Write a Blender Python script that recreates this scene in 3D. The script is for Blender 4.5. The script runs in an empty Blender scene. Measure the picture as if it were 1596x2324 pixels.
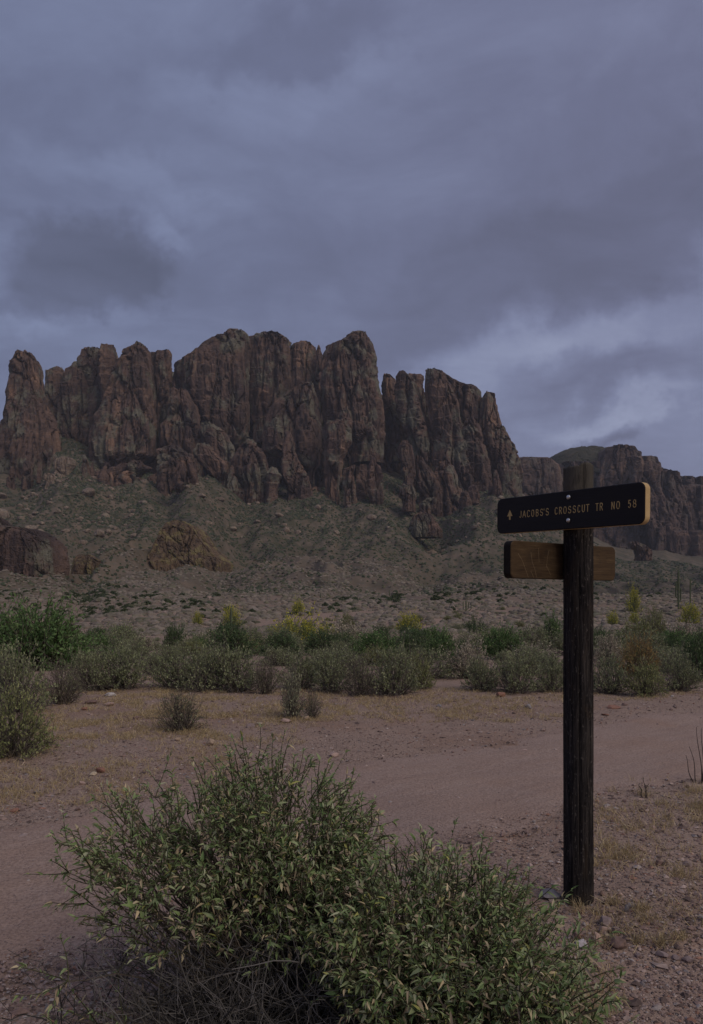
import bpy, math, random
import numpy as np
from mathutils import Matrix, Vector

# ------------------------------------------------------------------ camera, sky, sun, exposure
scene = bpy.context.scene
COL = scene.collection
F, CX, HY, EYE = 1663.0, 798.0, 1340.0, 1.43      # focal length, centre, horizon in picture units; eye height in metres

cam_data = bpy.data.cameras.new("camera")
cam = bpy.data.objects.new("camera", cam_data)
COL.objects.link(cam)
cam.location = (0, 0, EYE)
cam.rotation_euler = (math.radians(90), 0, 0)
cam_data.sensor_fit = 'VERTICAL'
cam_data.sensor_height = 36.0
cam_data.sensor_width = 24.0
cam_data.lens = 36.0 * F / 2324.0
cam_data.shift_y = (HY - 1162.0) / 2324.0
cam_data.clip_start = 0.05
cam_data.clip_end = 30000
scene.camera = cam
scene.render.resolution_x, scene.render.resolution_y = 703, 1024

SUN_EL, SUN_AZ = 42.0, 134.0      # azimuth clockwise from +Y (the view direction): behind the camera, to the right
sd = bpy.data.lights.new("sun", 'SUN')
sd.energy = 1.4
sd.angle = math.radians(46)
sd.color = (1.0, 0.86, 0.70)
sun = bpy.data.objects.new("sun", sd)
COL.objects.link(sun)
az, el = math.radians(SUN_AZ), math.radians(SUN_EL)
sdir = Vector((math.sin(az) * math.cos(el), math.cos(az) * math.cos(el), math.sin(el)))
sun.rotation_euler = sdir.to_track_quat('Z', 'Y').to_euler()

scene.view_settings.view_transform = 'Standard'
scene.view_settings.look = 'None'
scene.view_settings.gamma = 1.0
scene.view_settings.use_curve_mapping = False
scene.view_settings.exposure = 0.0
scene.render.engine = 'CYCLES'
scene.cycles.max_bounces = 4
scene.cycles.diffuse_bounces = 2
scene.cycles.transparent_max_bounces = 4

world = bpy.data.worlds.new("World")
scene.world = world
world.use_nodes = True
WT = world.node_tree
world.cycles.sampling_method = 'NONE'      # an even overcast needs no importance map
WT.nodes.clear()


class NT:
    """small helper for building node trees"""
    def __init__(self, tree):
        self.t = tree

    def n(self, typ, inputs=None, **props):
        nd = self.t.nodes.new(typ)
        for k, v in props.items():
            setattr(nd, k, v)
        for k, v in (inputs or {}).items():
            s = nd.inputs[k]
            if isinstance(v, bpy.types.NodeSocket):
                self.t.links.new(v, s)
            else:
                s.default_value = v
        return nd

    def math(self, op, a, b=0.0, c=None, clamp=False):
        i = {0: a, 1: b}
        if c is not None:
            i[2] = c
        return self.n('ShaderNodeMath', i, operation=op, use_clamp=clamp).outputs[0]

    def vmath(self, op, a, b=(0, 0, 0)):
        return self.n('ShaderNodeVectorMath', {0: a, 1: b}, operation=op).outputs[0]

    def noise(self, vec, scale, detail=5, rough=0.55, dist=0.0):
        return self.n('ShaderNodeTexNoise', {'Vector': vec, 'Scale': scale, 'Detail': detail, 'Roughness': rough,
                                             'Distortion': dist}).outputs['Fac']

    def ramp(self, fac, stops, interp='LINEAR'):
        r = self.n('ShaderNodeValToRGB', {'Fac': fac})
        r.color_ramp.interpolation = interp
        e = r.color_ramp.elements
        while len(e) < len(stops):
            e.new(0.5)
        for k, (p, c) in enumerate(stops):
            e[k].position = p
            e[k].color = (*c, 1) if not isinstance(c, (int, float)) else (c, c, c, 1)
        return r.outputs['Color']

    def mix(self, fac, a, b, blend='MIX'):
        m = self.n('ShaderNodeMix', None, data_type='RGBA', blend_type=blend)
        for s, v in ((m.inputs[0], fac), (m.inputs[6], a), (m.inputs[7], b)):
            if isinstance(v, bpy.types.NodeSocket):
                self.t.links.new(v, s)
            elif isinstance(v, (int, float)):
                s.default_value = v
            else:
                s.default_value = (*v, 1)
        return m.outputs[2]

    def maprange(self, v, a, b, c=0.0, d=1.0, smooth=True):
        m = self.n('ShaderNodeMapRange', {'Value': v, 'From Min': a, 'From Max': b, 'To Min': c, 'To Max': d})
        if smooth:
            m.interpolation_type = 'SMOOTHSTEP'
        return m.outputs[0]


def build_sky():
    w = NT(WT)
    out = w.n('ShaderNodeOutputWorld')
    sky = w.n('ShaderNodeTexSky', sky_type='NISHITA')
    sky.sun_disc = False
    sky.sun_elevation = math.radians(SUN_EL)
    sky.sun_rotation = math.radians(SUN_AZ)
    bg1 = w.n('ShaderNodeBackground', {'Color': sky.outputs[0], 'Strength': 0.05})
    d = w.n('ShaderNodeTexCoord').outputs['Generated']
    sep = w.n('ShaderNodeSeparateXYZ', {0: d})
    zc = w.math('MAXIMUM', sep.outputs[2], 0.0)
    inv = w.math('DIVIDE', 1.0, w.math('ADD', zc, 0.22))
    px = w.math('MULTIPLY', sep.outputs[0], inv)
    py = w.math('MULTIPLY', sep.outputs[1], inv)
    p = w.n('ShaderNodeCombineXYZ', {0: px, 1: py, 2: sep.outputs[2]}).outputs[0]
    p1 = w.vmath('MULTIPLY', p, (1.0, 1.25, 1.0))
    n1 = w.noise(p1, 1.25, 6, 0.54, 0.3)
    n2 = w.noise(w.vmath('ADD', p1, (3.1, 7.7, 0)), 3.8, 6, 0.66, 0.5)
    n3 = w.noise(w.vmath('MULTIPLY', d, (2.2, 2.2, 7.0)), 1.6, 4, 0.55, 0.3)
    dens = w.math('ADD', w.math('MULTIPLY', n1, 0.36), w.math('MULTIPLY', n2, 0.42))
    dens = w.math('ADD', dens, w.math('MULTIPLY', n3, 0.24))          # about 0.5, higher = brighter
    dens = w.math('ADD', w.math('MULTIPLY', w.math('SUBTRACT', dens, 0.51), 0.50), 0.535)
    warp = w.vmath('SCALE', w.vmath('SUBTRACT', w.n('ShaderNodeTexNoise', {'Vector': d, 'Scale': 9.0, 'Detail': 5.0,
                   'Roughness': 0.6}).outputs['Color'], (0.5, 0.5, 0.5)))
    warp.node.inputs['Scale'].default_value = 0.16
    dw = w.vmath('ADD', d, warp)

    def cloud(cx, cy, sx, sy, tilt, amount, soft=0.35):
        """one bank of cloud around a direction: half sizes in radians, tilt in degrees"""
        v = Vector(((cx - CX) / F, 1.0, (HY - cy) / F)).normalized()
        right = Vector((v.y, -v.x, 0)).normalized()
        up = right.cross(v)
        a = math.radians(tilt)
        e1 = right * math.cos(a) + up * math.sin(a)
        e2 = -right * math.sin(a) + up * math.cos(a)
        rel = w.vmath('SUBTRACT', dw, tuple(v))
        q1 = w.n('ShaderNodeVectorMath', {0: rel, 1: tuple(e1 / sx)}, operation='DOT_PRODUCT').outputs['Value']
        q2 = w.n('ShaderNodeVectorMath', {0: rel, 1: tuple(e2 / sy)}, operation='DOT_PRODUCT').outputs['Value']
        q3 = w.n('ShaderNodeVectorMath', {0: rel, 1: tuple(v / 0.8)}, operation='DOT_PRODUCT').outputs['Value']
        l = w.n('ShaderNodeVectorMath', {0: w.n('ShaderNodeCombineXYZ', {0: q1, 1: q2, 2: q3}).outputs[0]},
                operation='LENGTH').outputs['Value']
        return w.maprange(l, soft, 1.15, amount, 0.0)

    banks = [(205, 620, 0.100, 0.056, 4, -0.15, 0.6), (60, 700, 0.07, 0.02, -8, -0.05, 0.3),
             (1240, 790, 0.25, 0.060, 14, 0.12, 0.2), (1330, 900, 0.42, 0.13, 5, 0.065, 0.3), (700, 760, 0.5, 0.05, 0, 0.03, 0.2), (1375, 950, 0.12, 0.024, 6, 0.14, 0.1), (1370, 985, 0.055, 0.018, 10, -0.13, 0.4),
             (1290, 590, 0.36, 0.085, 17, -0.075, 0.55), (1480, 400, 0.22, 0.14, 25, -0.045, 0.2),
             (640, 95, 0.16, 0.04, 6, -0.06, 0.2), (640, 215, 0.25, 0.035, 4, 0.04, 0.2), (330, 440, 0.20, 0.03, -8, 0.05, 0.2),
             (390, 560, 0.05, 0.018, -25, 0.065, 0.2), (40, 745, 0.06, 0.02, 0, 0.06, 0.2), (1360, 860, 0.14, 0.03, 5, -0.06, 0.2)]
    for b in banks:
        dens = w.math('ADD', dens, cloud(*b))
    col = w.ramp(dens, [(0.20, (0.070, 0.078, 0.122)), (0.40, (0.118, 0.130, 0.208)), (0.52, (0.150, 0.168, 0.275)),
                        (0.64, (0.205, 0.235, 0.375)), (0.85, (0.34, 0.39, 0.56))])
    # warmer, more violet towards the right of the view
    side = w.maprange(sep.outputs[0], -0.35, 0.45)
    col = w.mix(side, w.mix(1.0, col, (1.04, 1.06, 1.05), 'MULTIPLY'), w.mix(1.0, col, (1.10, 1.05, 1.02), 'MULTIPLY'))
    bg2 = w.n('ShaderNodeBackground', {'Color': col, 'Strength': 1.0})
    mixs = w.n('ShaderNodeMixShader', {0: 0.93, 1: bg1.outputs[0], 2: bg2.outputs[0]})
    w.t.links.new(mixs.outputs[0], out.inputs[0])


build_sky()

# ------------------------------------------------------------------ helpers
RNG = np.random.default_rng(7)
_perm = np.random.default_rng(3).permutation(256).astype(np.int32)
_perm = np.concatenate([_perm, _perm, _perm])
_g = np.random.default_rng(5).normal(size=(256, 3)).astype(np.float32)
_g /= np.linalg.norm(_g, axis=1, keepdims=True)


def noise3(x, y, z):
    """gradient noise, about -0.7..0.7"""
    x, y, z = np.broadcast_arrays(np.asarray(x, np.float32), np.asarray(y, np.float32), np.asarray(z, np.float32))
    xi, yi, zi = np.floor(x).astype(np.int32), np.floor(y).astype(np.int32), np.floor(z).astype(np.int32)
    xf, yf, zf = x - xi, y - yi, z - zi
    xi &= 255
    yi &= 255
    zi &= 255
    u, v, w = (t * t * t * (t * (t * 6 - 15) + 10) for t in (xf, yf, zf))
    res = 0
    for dx in (0, 1):
        for dy in (0, 1):
            for dz in (0, 1):
                h = _perm[_perm[_perm[xi + dx] + yi + dy] + zi + dz]
                g = _g[h]
                dot = g[..., 0] * (xf - dx) + g[..., 1] * (yf - dy) + g[..., 2] * (zf - dz)
                res = res + dot * (u if dx else 1 - u) * (v if dy else 1 - v) * (w if dz else 1 - w)
    return res


def fbm(x, y, z=0.0, octaves=4, gain=0.5):
    s, a, f = 0, 1.0, 1.0
    for o in range(octaves):
        s = s + a * noise3(x * f + 13.7 * o, y * f - 7.1 * o, z * f + 3.3 * o)
        a *= gain
        f *= 2.03
    return s


def ridged(x, y, z=0.0, octaves=4, gain=0.5):
    s, a, f = 0, 1.0, 1.0
    for o in range(octaves):
        s = s + a * (0.5 - 2.0 * np.abs(noise3(x * f + 9.7 * o, y * f - 4.1 * o, z * f + 2.3 * o)))
        a *= gain
        f *= 2.03
    return s


def hash1(i, seed=0):
    i = np.asarray(i, np.int64)
    h = (i * 374761393 + seed * 668265263) & 0xffffffff
    h = ((h ^ (h >> 13)) * 1274126177) & 0xffffffff
    return ((h ^ (h >> 16)) & 0xffff) / 65535.0


def mk_mesh(name, V, faces, mats=(), color=None, fmat=None, smooth=False):
    """V (n,3); faces: list of int arrays (m,3) or (m,4); color (n,3) per vertex"""
    V = np.ascontiguousarray(V, np.float32)
    me = bpy.data.meshes.new(name)
    me.vertices.add(len(V))
    me.vertices.foreach_set('co', V.ravel())
    faces = [np.asarray(f, np.int32) for f in faces if len(f)]
    idx = np.concatenate([f.ravel() for f in faces])
    cnt = np.concatenate([np.full(len(f), f.shape[1], np.int32) for f in faces])
    start = np.concatenate([[0], np.cumsum(cnt)[:-1]]).astype(np.int32)
    me.loops.add(len(idx))
    me.loops.foreach_set('vertex_index', idx)
    me.polygons.add(len(cnt))
    me.polygons.foreach_set('loop_start', start)
    me.polygons.foreach_set('loop_total', cnt)
    if smooth:
        me.polygons.foreach_set('use_smooth', np.ones(len(cnt), bool))
    else:
        me.polygons.foreach_set('use_smooth', np.zeros(len(cnt), bool))
    for m in mats:
        me.materials.append(m)
    if fmat is not None:
        me.polygons.foreach_set('material_index', np.asarray(fmat, np.int32))
    if color is not None:
        a = me.color_attributes.new('Col', 'FLOAT_COLOR', 'POINT')
        c = np.ones((len(V), 4), np.float32)
        c[:, :3] = color
        a.data.foreach_set('color', c.ravel())
    me.update(calc_edges=True)
    me.validate()
    return me


def add(name, me, parent=None, loc=(0, 0, 0), rot=(0, 0, 0), scale=(1, 1, 1), label=None, cat=None, group=None, kind=None):
    o = bpy.data.objects.new(name, me)
    COL.objects.link(o)
    o.location, o.rotation_euler, o.scale = loc, rot, scale
    if parent is not None:
        o.parent = parent
    for k, v in (('label', label), ('category', cat), ('group', group), ('kind', kind)):
        if v:
            o[k] = v
    return o


def grid_faces(nr, nc, wrap=False):
    r = np.arange(nr - 1)[:, None]
    c = np.arange(nc if wrap else nc - 1)[None, :]
    c2 = (c + 1) % nc
    a = r * nc + c
    b = r * nc + c2
    return np.stack([a, b, b + nc, a + nc], -1).reshape(-1, 4)


def tubes(P, R, sides=4):
    """P (M,K,3) polylines, R (M,K) radii -> verts, quads"""
    P = np.asarray(P, np.float64)
    M, K, _ = P.shape
    R = np.broadcast_to(R, (M, K))
    T = np.gradient(P, axis=1)
    T /= np.linalg.norm(T, axis=2, keepdims=True) + 1e-9
    ref = np.where(np.abs(T[..., 2:3]) > 0.9, np.array([1.0, 0, 0]), np.array([0, 0, 1.0]))
    A = np.cross(T, ref)
    A /= np.linalg.norm(A, axis=2, keepdims=True) + 1e-9
    B = np.cross(T, A)
    th = np.arange(sides) / sides * 2 * math.pi
    V = P[:, :, None, :] + R[:, :, None, None] * (A[:, :, None, :] * np.cos(th)[:, None] + B[:, :, None, :] * np.sin(th)[:, None])
    base = grid_faces(K, sides, True)
    Fq = (base[None] + (np.arange(M) * K * sides)[:, None, None]).reshape(-1, 4)
    return V.reshape(-1, 3), Fq


def scatter(template, tf, pos, basis, scale):
    """template (k,3), tf faces; pos (M,3), basis (M,3,3) columns, scale (M,) or (M,3)"""
    pos = np.asarray(pos)
    M = len(pos)
    scale = np.asarray(scale)
    if scale.ndim == 1:
        scale = np.repeat(scale[:, None], 3, 1)
    V = np.einsum('mij,mkj->mki', basis, template[None] * scale[:, None, :]) + pos[:, None, :]
    k = len(template)
    Fq = (np.asarray(tf)[None] + (np.arange(M) * k)[:, None, None]).reshape(-1, len(tf[0]))
    return V.reshape(-1, 3), Fq


def rand_basis(M, rng, upright=False):
    if upright:
        a = rng.uniform(0, 2 * math.pi, M)
        B = np.zeros((M, 3, 3))
        B[:, 0, 0], B[:, 0, 1], B[:, 1, 0], B[:, 1, 1], B[:, 2, 2] = np.cos(a), -np.sin(a), np.sin(a), np.cos(a), 1
        return B
    q = rng.normal(size=(M, 4))
    q /= np.linalg.norm(q, axis=1, keepdims=True)
    w, x, y, z = q.T
    return np.stack([np.stack([1 - 2 * (y * y + z * z), 2 * (x * y - z * w), 2 * (x * z + y * w)], -1),
                     np.stack([2 * (x * y + z * w), 1 - 2 * (x * x + z * z), 2 * (y * z - x * w)], -1),
                     np.stack([2 * (x * z - y * w), 2 * (y * z + x * w), 1 - 2 * (x * x + y * y)], -1)], 1)


def dir_basis(d, rng=None, roll=None, up=(0, 0, 1.0)):
    """basis whose +Y column is d, +Z column as near up as can be; d (M,3)"""
    d = d / (np.linalg.norm(d, axis=1, keepdims=True) + 1e-9)
    x = np.cross(d, np.array(up))
    n = np.linalg.norm(x, axis=1, keepdims=True)
    x = np.where(n < 1e-3, np.array([1.0, 0, 0]), x / (n + 1e-9))
    z = np.cross(x, d)
    if roll is not None:
        c, s = np.cos(roll)[:, None], np.sin(roll)[:, None]
        x, z = x * c + z * s, z * c - x * s
    return np.stack([x, d, z], -1)


# ------------------------------------------------------------------ materials
def new_mat(name, rough=0.9, spec=0.25):
    m = bpy.data.materials.new(name)
    m.use_nodes = True
    t = NT(m.node_tree)
    b = m.node_tree.nodes['Principled BSDF']
    b.inputs['Roughness'].default_value = rough
    b.inputs['Specular IOR Level'].default_value = spec
    return m, t, b


def attr_mat(name, rough=0.75, spec=0.2, vary=0.25, scale=6.0, transl=0.0):
    """colour comes from the mesh's own colours, with some grain"""
    m, t, b = new_mat(name, rough, spec)
    c = t.n('ShaderNodeVertexColor', layer_name='Col').outputs['Color']
    g = t.n('ShaderNodeNewGeometry')
    n = t.noise(g.outputs['Position'], scale, 3, 0.6)
    k = t.maprange(n, 0.25, 0.75, 1 - vary, 1 + vary, False)
    col = t.mix(1.0, c, t.n('ShaderNodeCombineXYZ', {0: k, 1: k, 2: k}).outputs[0], 'MULTIPLY')
    t.t.links.new(col, b.inputs['Base Color'])
    if transl > 0:
        tr = t.n('ShaderNodeBsdfTranslucent', {'Color': col})
        mx = t.n('ShaderNodeMixShader', {0: transl, 1: b.outputs[0], 2: tr.outputs[0]})
        t.t.links.new(mx.outputs[0], m.node_tree.nodes['Material Output'].inputs[0])
    return m


def pos_of(t):
    return t.n('ShaderNodeNewGeometry').outputs['Position']


def bump(t, b, h, strength, dist):
    nd = t.n('ShaderNodeBump', {'Height': h, 'Strength': strength, 'Distance': dist})
    t.t.links.new(nd.outputs[0], b.inputs['Normal'])


def mat_ground():
    m, t, b = new_mat('desert_soil', 0.95, 0.15)
    p = pos_of(t)
    big = t.noise(p, 0.55, 4, 0.6)
    mid = t.noise(p, 3.1, 5, 0.62)
    fine = t.noise(p, 38.0, 4, 0.7)
    col = t.ramp(big, [(0.30, (0.300, 0.192, 0.132)), (0.48, (0.360, 0.262, 0.208)), (0.60, (0.360, 0.268, 0.215)),
                       (0.75, (0.39, 0.258, 0.150))])
    col = t.mix(t.maprange(mid, 0.42, 0.70, 0, 0.55), col, (0.265, 0.192, 0.155))
    col = t.mix(t.maprange(fine, 0.42, 0.72, 0.0, 0.5), col, (0.17, 0.12, 0.10))
    vor = t.n('ShaderNodeTexVoronoi', {'Vector': p, 'Scale': 55.0}, feature='F1')
    vsep = t.n('ShaderNodeSeparateColor', {0: vor.outputs['Color']})
    peb = t.math('MULTIPLY', t.maprange(vor.outputs['Distance'], 0.16, 0.44, 1, 0), t.maprange(vsep.outputs[0], 0.35, 0.55, 0, 1))
    pc = t.ramp(vsep.outputs[1], [(0.0, (0.15, 0.115, 0.11)), (0.35, (0.29, 0.21, 0.185)), (0.7, (0.36, 0.28, 0.245)), (1.0, (0.46, 0.40, 0.37))])
    col = t.mix(t.math('MULTIPLY', peb, 0.8), col, pc)
    # farther out the bare soil is covered with pale straw and litter
    sep = t.n('ShaderNodeSeparateXYZ', {0: p})
    farp = t.maprange(sep.outputs[1], 150, 420)
    fn = t.noise(t.vmath('MULTIPLY', p, (1, 1, 1.0)), 0.016, 5, 0.65, 0.3)
    fcol = t.ramp(fn, [(0.30, (0.080, 0.064, 0.044)), (0.45, (0.125, 0.098, 0.072)), (0.58, (0.185, 0.140, 0.106)), (0.75, (0.140, 0.106, 0.064))])
    fn2 = t.noise(p, 0.12, 4, 0.75)
    fcol = t.mix(t.maprange(fn2, 0.40, 0.66, 0, 0.7), fcol, (0.115, 0.105, 0.080))
    # high talus: brush too small to tell apart from here
    up = t.math('MULTIPLY', t.maprange(sep.outputs[1], 750, 1350), t.maprange(t.noise(p, 0.035, 4, 0.7, 0.4), 0.42, 0.60, 0, 0.75))
    fcol = t.mix(up, fcol, (0.060, 0.062, 0.040))
    col = t.mix(farp, col, fcol)
    t.t.links.new(col, b.inputs['Base Color'])
    h = t.math('ADD', t.math('MULTIPLY', fine, 0.6), t.math('MULTIPLY', peb, 1.0))
    bump(t, b, h, 1.0, 0.016)
    return m


def mat_path():
    m, t, b = new_mat('packed_path_soil', 0.95, 0.15)
    p = pos_of(t)
    big = t.noise(p, 0.8, 4, 0.6)
    st = t.noise(t.vmath('MULTIPLY', t.n('ShaderNodeVectorRotate', {'Vector': p, 'Angle': -0.62}).outputs[0], (1.0, 6.0, 1)), 1.1, 5, 0.65)
    fine = t.noise(p, 60.0, 4, 0.75)
    col = t.ramp(big, [(0.30, (0.395, 0.278, 0.222)), (0.5, (0.430, 0.322, 0.270)), (0.72, (0.410, 0.275, 0.205))])
    col = t.mix(t.maprange(st, 0.42, 0.68, 0, 0.40), col, (0.325, 0.228, 0.185))
    col = t.mix(t.maprange(fine, 0.40, 0.66, 0.0, 0.75), col, (0.225, 0.158, 0.125))
    vor = t.n('ShaderNodeTexVoronoi', {'Vector': p, 'Scale': 90.0}, feature='F1')
    vsep = t.n('ShaderNodeSeparateColor', {0: vor.outputs['Color']})
    peb = t.math('MULTIPLY', t.maprange(vor.outputs['Distance'], 0.12, 0.42, 1, 0), t.maprange(vsep.outputs[0], 0.55, 0.75, 0, 1))
    col = t.mix(t.math('MULTIPLY', peb, 0.6), col, (0.44, 0.35, 0.32))
    t.t.links.new(col, b.inputs['Base Color'])
    h = t.math('ADD', t.math('MULTIPLY', fine, 0.7), t.math('ADD', t.math('MULTIPLY', peb, 0.5), t.math('MULTIPLY', st, 1.2)))
    bump(t, b, h, 1.0, 0.014)
    return m


def mat_rock(name, dark, base, tan, lichen, sc=1.0, lich=0.5):
    m, t, b = new_mat(name, 0.92, 0.15)
    p = pos_of(t)
    ps = t.vmath('MULTIPLY', p, (sc, sc, sc * 0.16))           # vertical streaks
    n1 = t.noise(t.vmath('MULTIPLY', p, (sc, sc, sc * 0.5)), 0.012, 4, 0.6, 0.4)
    n2 = t.noise(ps, 0.055, 4, 0.65, 0.2)
    n3 = t.noise(t.vmath('MULTIPLY', p, (sc, sc, sc)), 0.11, 4, 0.72)
    n4 = t.noise(t.vmath('MULTIPLY', p, (sc * 0.35, sc * 0.35, sc * 2.2)), 0.03, 3, 0.6)
    n5 = t.noise(t.vmath('ADD', t.vmath('MULTIPLY', p, (sc, sc, sc)), (517, 91, 33)), 0.017, 5, 0.68)
    col = t.ramp(n1, [(0.30, dark), (0.48, base), (0.57, base), (0.68, tan)])
    col = t.mix(t.maprange(n2, 0.46, 0.60, 0, 0.85), col, dark)
    col = t.mix(t.maprange(n4, 0.52, 0.70, 0, 0.35), col, tan)
    col = t.mix(t.maprange(n5, 0.50, 0.62, 0, lich), col, lichen)
    col = t.mix(t.maprange(n3, 0.50, 0.75, 0, 0.6), col, tuple(c * 0.55 for c in dark))
    t.t.links.new(col, b.inputs['Base Color'])
    bump(t, b, t.math('ADD', n3, t.math('MULTIPLY', n2, 0.8)), 1.0, 5.0 / sc)
    return m


M_GROUND = mat_ground()
M_PATH = mat_path()
M_CLIFF = mat_rock('cliff_rock', (0.058, 0.043, 0.041), (0.140, 0.092, 0.074), (0.30, 0.188, 0.128), (0.175, 0.172, 0.130), 1.0, 0.8)
M_MESA = mat_rock('mesa_rock', (0.070, 0.052, 0.050), (0.125, 0.084, 0.072), (0.25, 0.160, 0.115), (0.16, 0.145, 0.120), 0.9, 0.4)
M_YELROCK = mat_rock('lichen_rock', (0.075, 0.055, 0.043), (0.15, 0.105, 0.07), (0.20, 0.135, 0.085), (0.225, 0.190, 0.085), 4.0, 0.8)
M_BRUSHY = mat_rock('brushy_rock', (0.034, 0.035, 0.025), (0.062, 0.058, 0.042), (0.095, 0.078, 0.057), (0.048, 0.052, 0.034), 3.0, 0.7)
M_BOULDER = mat_rock('boulder_rock', (0.13, 0.10, 0.085), (0.26, 0.20, 0.155), (0.36, 0.28, 0.20), (0.26, 0.24, 0.18), 6.0, 0.5)
M_LEAF = attr_mat('leaf', 0.6, 0.3, 0.15, 40.0, 0.22)
M_FOL = attr_mat('shrub_foliage', 0.8, 0.15, 0.15, 9.0, 0.15)
M_TWIG = attr_mat('twig', 0.85, 0.15, 0.25, 30.0)
M_GRASS = attr_mat('dry_grass', 0.8, 0.15, 0.15, 9.0, 0.2)
M_STONE = attr_mat('stone', 0.9, 0.2, 0.30, 45.0)
M_FARVEG = attr_mat('far_brush', 0.9, 0.1, 0.25, 0.6)

# ------------------------------------------------------------------ terrain
_R = np.array([0, 9, 12, 20, 40, 75, 120, 170, 230, 330.0])
_Z = np.array([0, 0, -0.05, -0.40, -1.9, -4.5, -6.4, -7.2, -5.6, 1.43])
FOOT = np.array([(-400, 1090), (0, 1080), (80, 1075), (130, 1045), (200, 1062), (260, 1088), (340, 1082), (385, 1105), (440, 1088), (520, 1108),
                 (570, 1120), (640, 1112), (735, 1120), (775, 1155), (820, 1150), (880, 1140), (920, 1125), (1000, 1160),
                 (1060, 1125), (1120, 1108), (1185, 1130), (1260, 1190), (1400, 1240), (1500, 1245), (1596, 1262), (2000, 1275)], float)


def smooth(a, b, x):
    t = np.clip((x - a) / (b - a), 0, 1)
    return t * t * (3 - 2 * t)


def ground_z(x, y):
    x, y = np.asarray(x, float), np.asarray(y, float)
    yy = np.maximum(y, 0.3)
    r = np.where(y > 0, y, 0.0)
    q = np.clip(x / yy * F + CX, -400, 2000)                    # bearing, in picture units
    near = np.interp(r, _R, _Z)
    ysm = np.interp(q, FOOT[:, 0], FOOT[:, 1])
    rf = np.interp(q, [1150, 1300, 1400], [1600, 1750, 2150])
    t = np.clip((r - 330) / (rf - 330), 0, 1)
    rise = (HY - ysm) * (0.55 * t + 0.45 * t * t)
    shelf = 62 * np.exp(-((q - 165) / 60) ** 2) * smooth(1640, 1950, r) + 70 * np.exp(-((q - 850) / 75) ** 2) * smooth(1560, 1800, r) \
        + 35 * np.exp(-((q - 560) / 45) ** 2) * smooth(1680, 1790, r)
    rise = rise + shelf + 14 * smooth(rf, rf + 300, r)
    far = EYE + rise / F * np.minimum(r, 2300)
    z = np.where(r < 330, near, far)
    # spurs and ravines running down from the foot of the cliffs
    a = smooth(170, 900, r) * (1 - 0.5 * smooth(1500, 1800, r))
    wx = x + 60 * noise3(x / 300, y / 500, 3.3)
    z = z + a * (38 * (ridged(wx / 165, y / 600, 0.7, 3) - 0.82) + 5.5 * fbm(x / 45, y / 90, 1.1, 3))
    z = z + a * 11.0 * (ridged((wx + 25 * noise3(x / 90, y / 120, 9.0)) / 62, y / 260, 5.5, 3, 0.55) - 0.6)
    z = z + smooth(300, 900, r) * 2.6 * fbm(x / 14, y / 20, 8.1, 3, 0.6)
    z = z + smooth(1000, 1450, r) * 3.0 * ridged(x / 26, y / 45, 2.9, 3, 0.6)
    z = z + smooth(60, 200, r) * (1 - smooth(500, 1000, r)) * 3.2 * (ridged((x + 20 * noise3(x / 80, y / 80, 1.0)) / 75, y / 120, 4.4, 3) - 0.4)
    for (cq, wq, r0, r1, hh) in ((440, 46, 850, 1440, 44), (250, 60, 800, 1300, 12), (830, 80, 900, 1480, 14), (1120, 60, 800, 1450, 6), (190, 40, 330, 1000, -15),
                                 (185, 34, 250, 600, -6), (560, 50, 1000, 1500, -18), (700, 60, 900, 1400, -16), (980, 60, 800, 1500, -16),
                                 (640, 220, 420, 800, 9), (330, 110, 380, 700, 7), (1050, 190, 350, 620, 6)):
        g = np.exp(-((q - cq) / wq) ** 2) * smooth(r0 * 0.55, r1, r) * (1 - smooth(r1, r1 * 1.35, r))
        z = z + hh * g
    # close-up unevenness
    c = 1 - smooth(25, 80, r)
    z = z + c * (0.030 * fbm(x / 1.7, y / 1.7, 2.2, 3) + 0.010 * fbm(x / 0.33, y / 0.33, 5.2, 3))
    # low bank to the right of the post
    z = z + 0.05 * smooth(0.9, 1.5, x) * smooth(2.75, 2.95, y + 0.08 * noise3(x * 3, 0, 0)) * (1 - smooth(4.0, 6.0, y))
    return z


PATH_C = np.array([(-9.0, -1.0), (-4.0, 1.9), (-1.75, 3.45), (0.0, 4.9), (1.8, 6.1), (3.6, 7.4), (7.0, 9.6), (14, 13.5)])


def path_dist(x, y):
    d = np.full(np.shape(x), 1e9)
    for (a, b) in zip(PATH_C[:-1], PATH_C[1:]):
        ab = b - a
        t = np.clip(((x - a[0]) * ab[0] + (y - a[1]) * ab[1]) / (ab @ ab), 0, 1)
        d = np.minimum(d, np.hypot(x - a[0] - t * ab[0], y - a[1] - t * ab[1]))
    return d


def px_ground(px, py):
    """where the line of sight through a picture point meets the ground (near field)"""
    Y = EYE * F / (py - HY)
    for _ in range(12):
        Y = 0.5 * Y + 0.5 * (EYE - ground_z((px - CX) / F * Y, Y)) * F / (py - HY)
    X = (px - CX) / F * Y
    return X, Y, ground_z(X, Y)


def gz1(x, y):
    return float(ground_z(np.array([x]), np.array([y]))[0])


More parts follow.
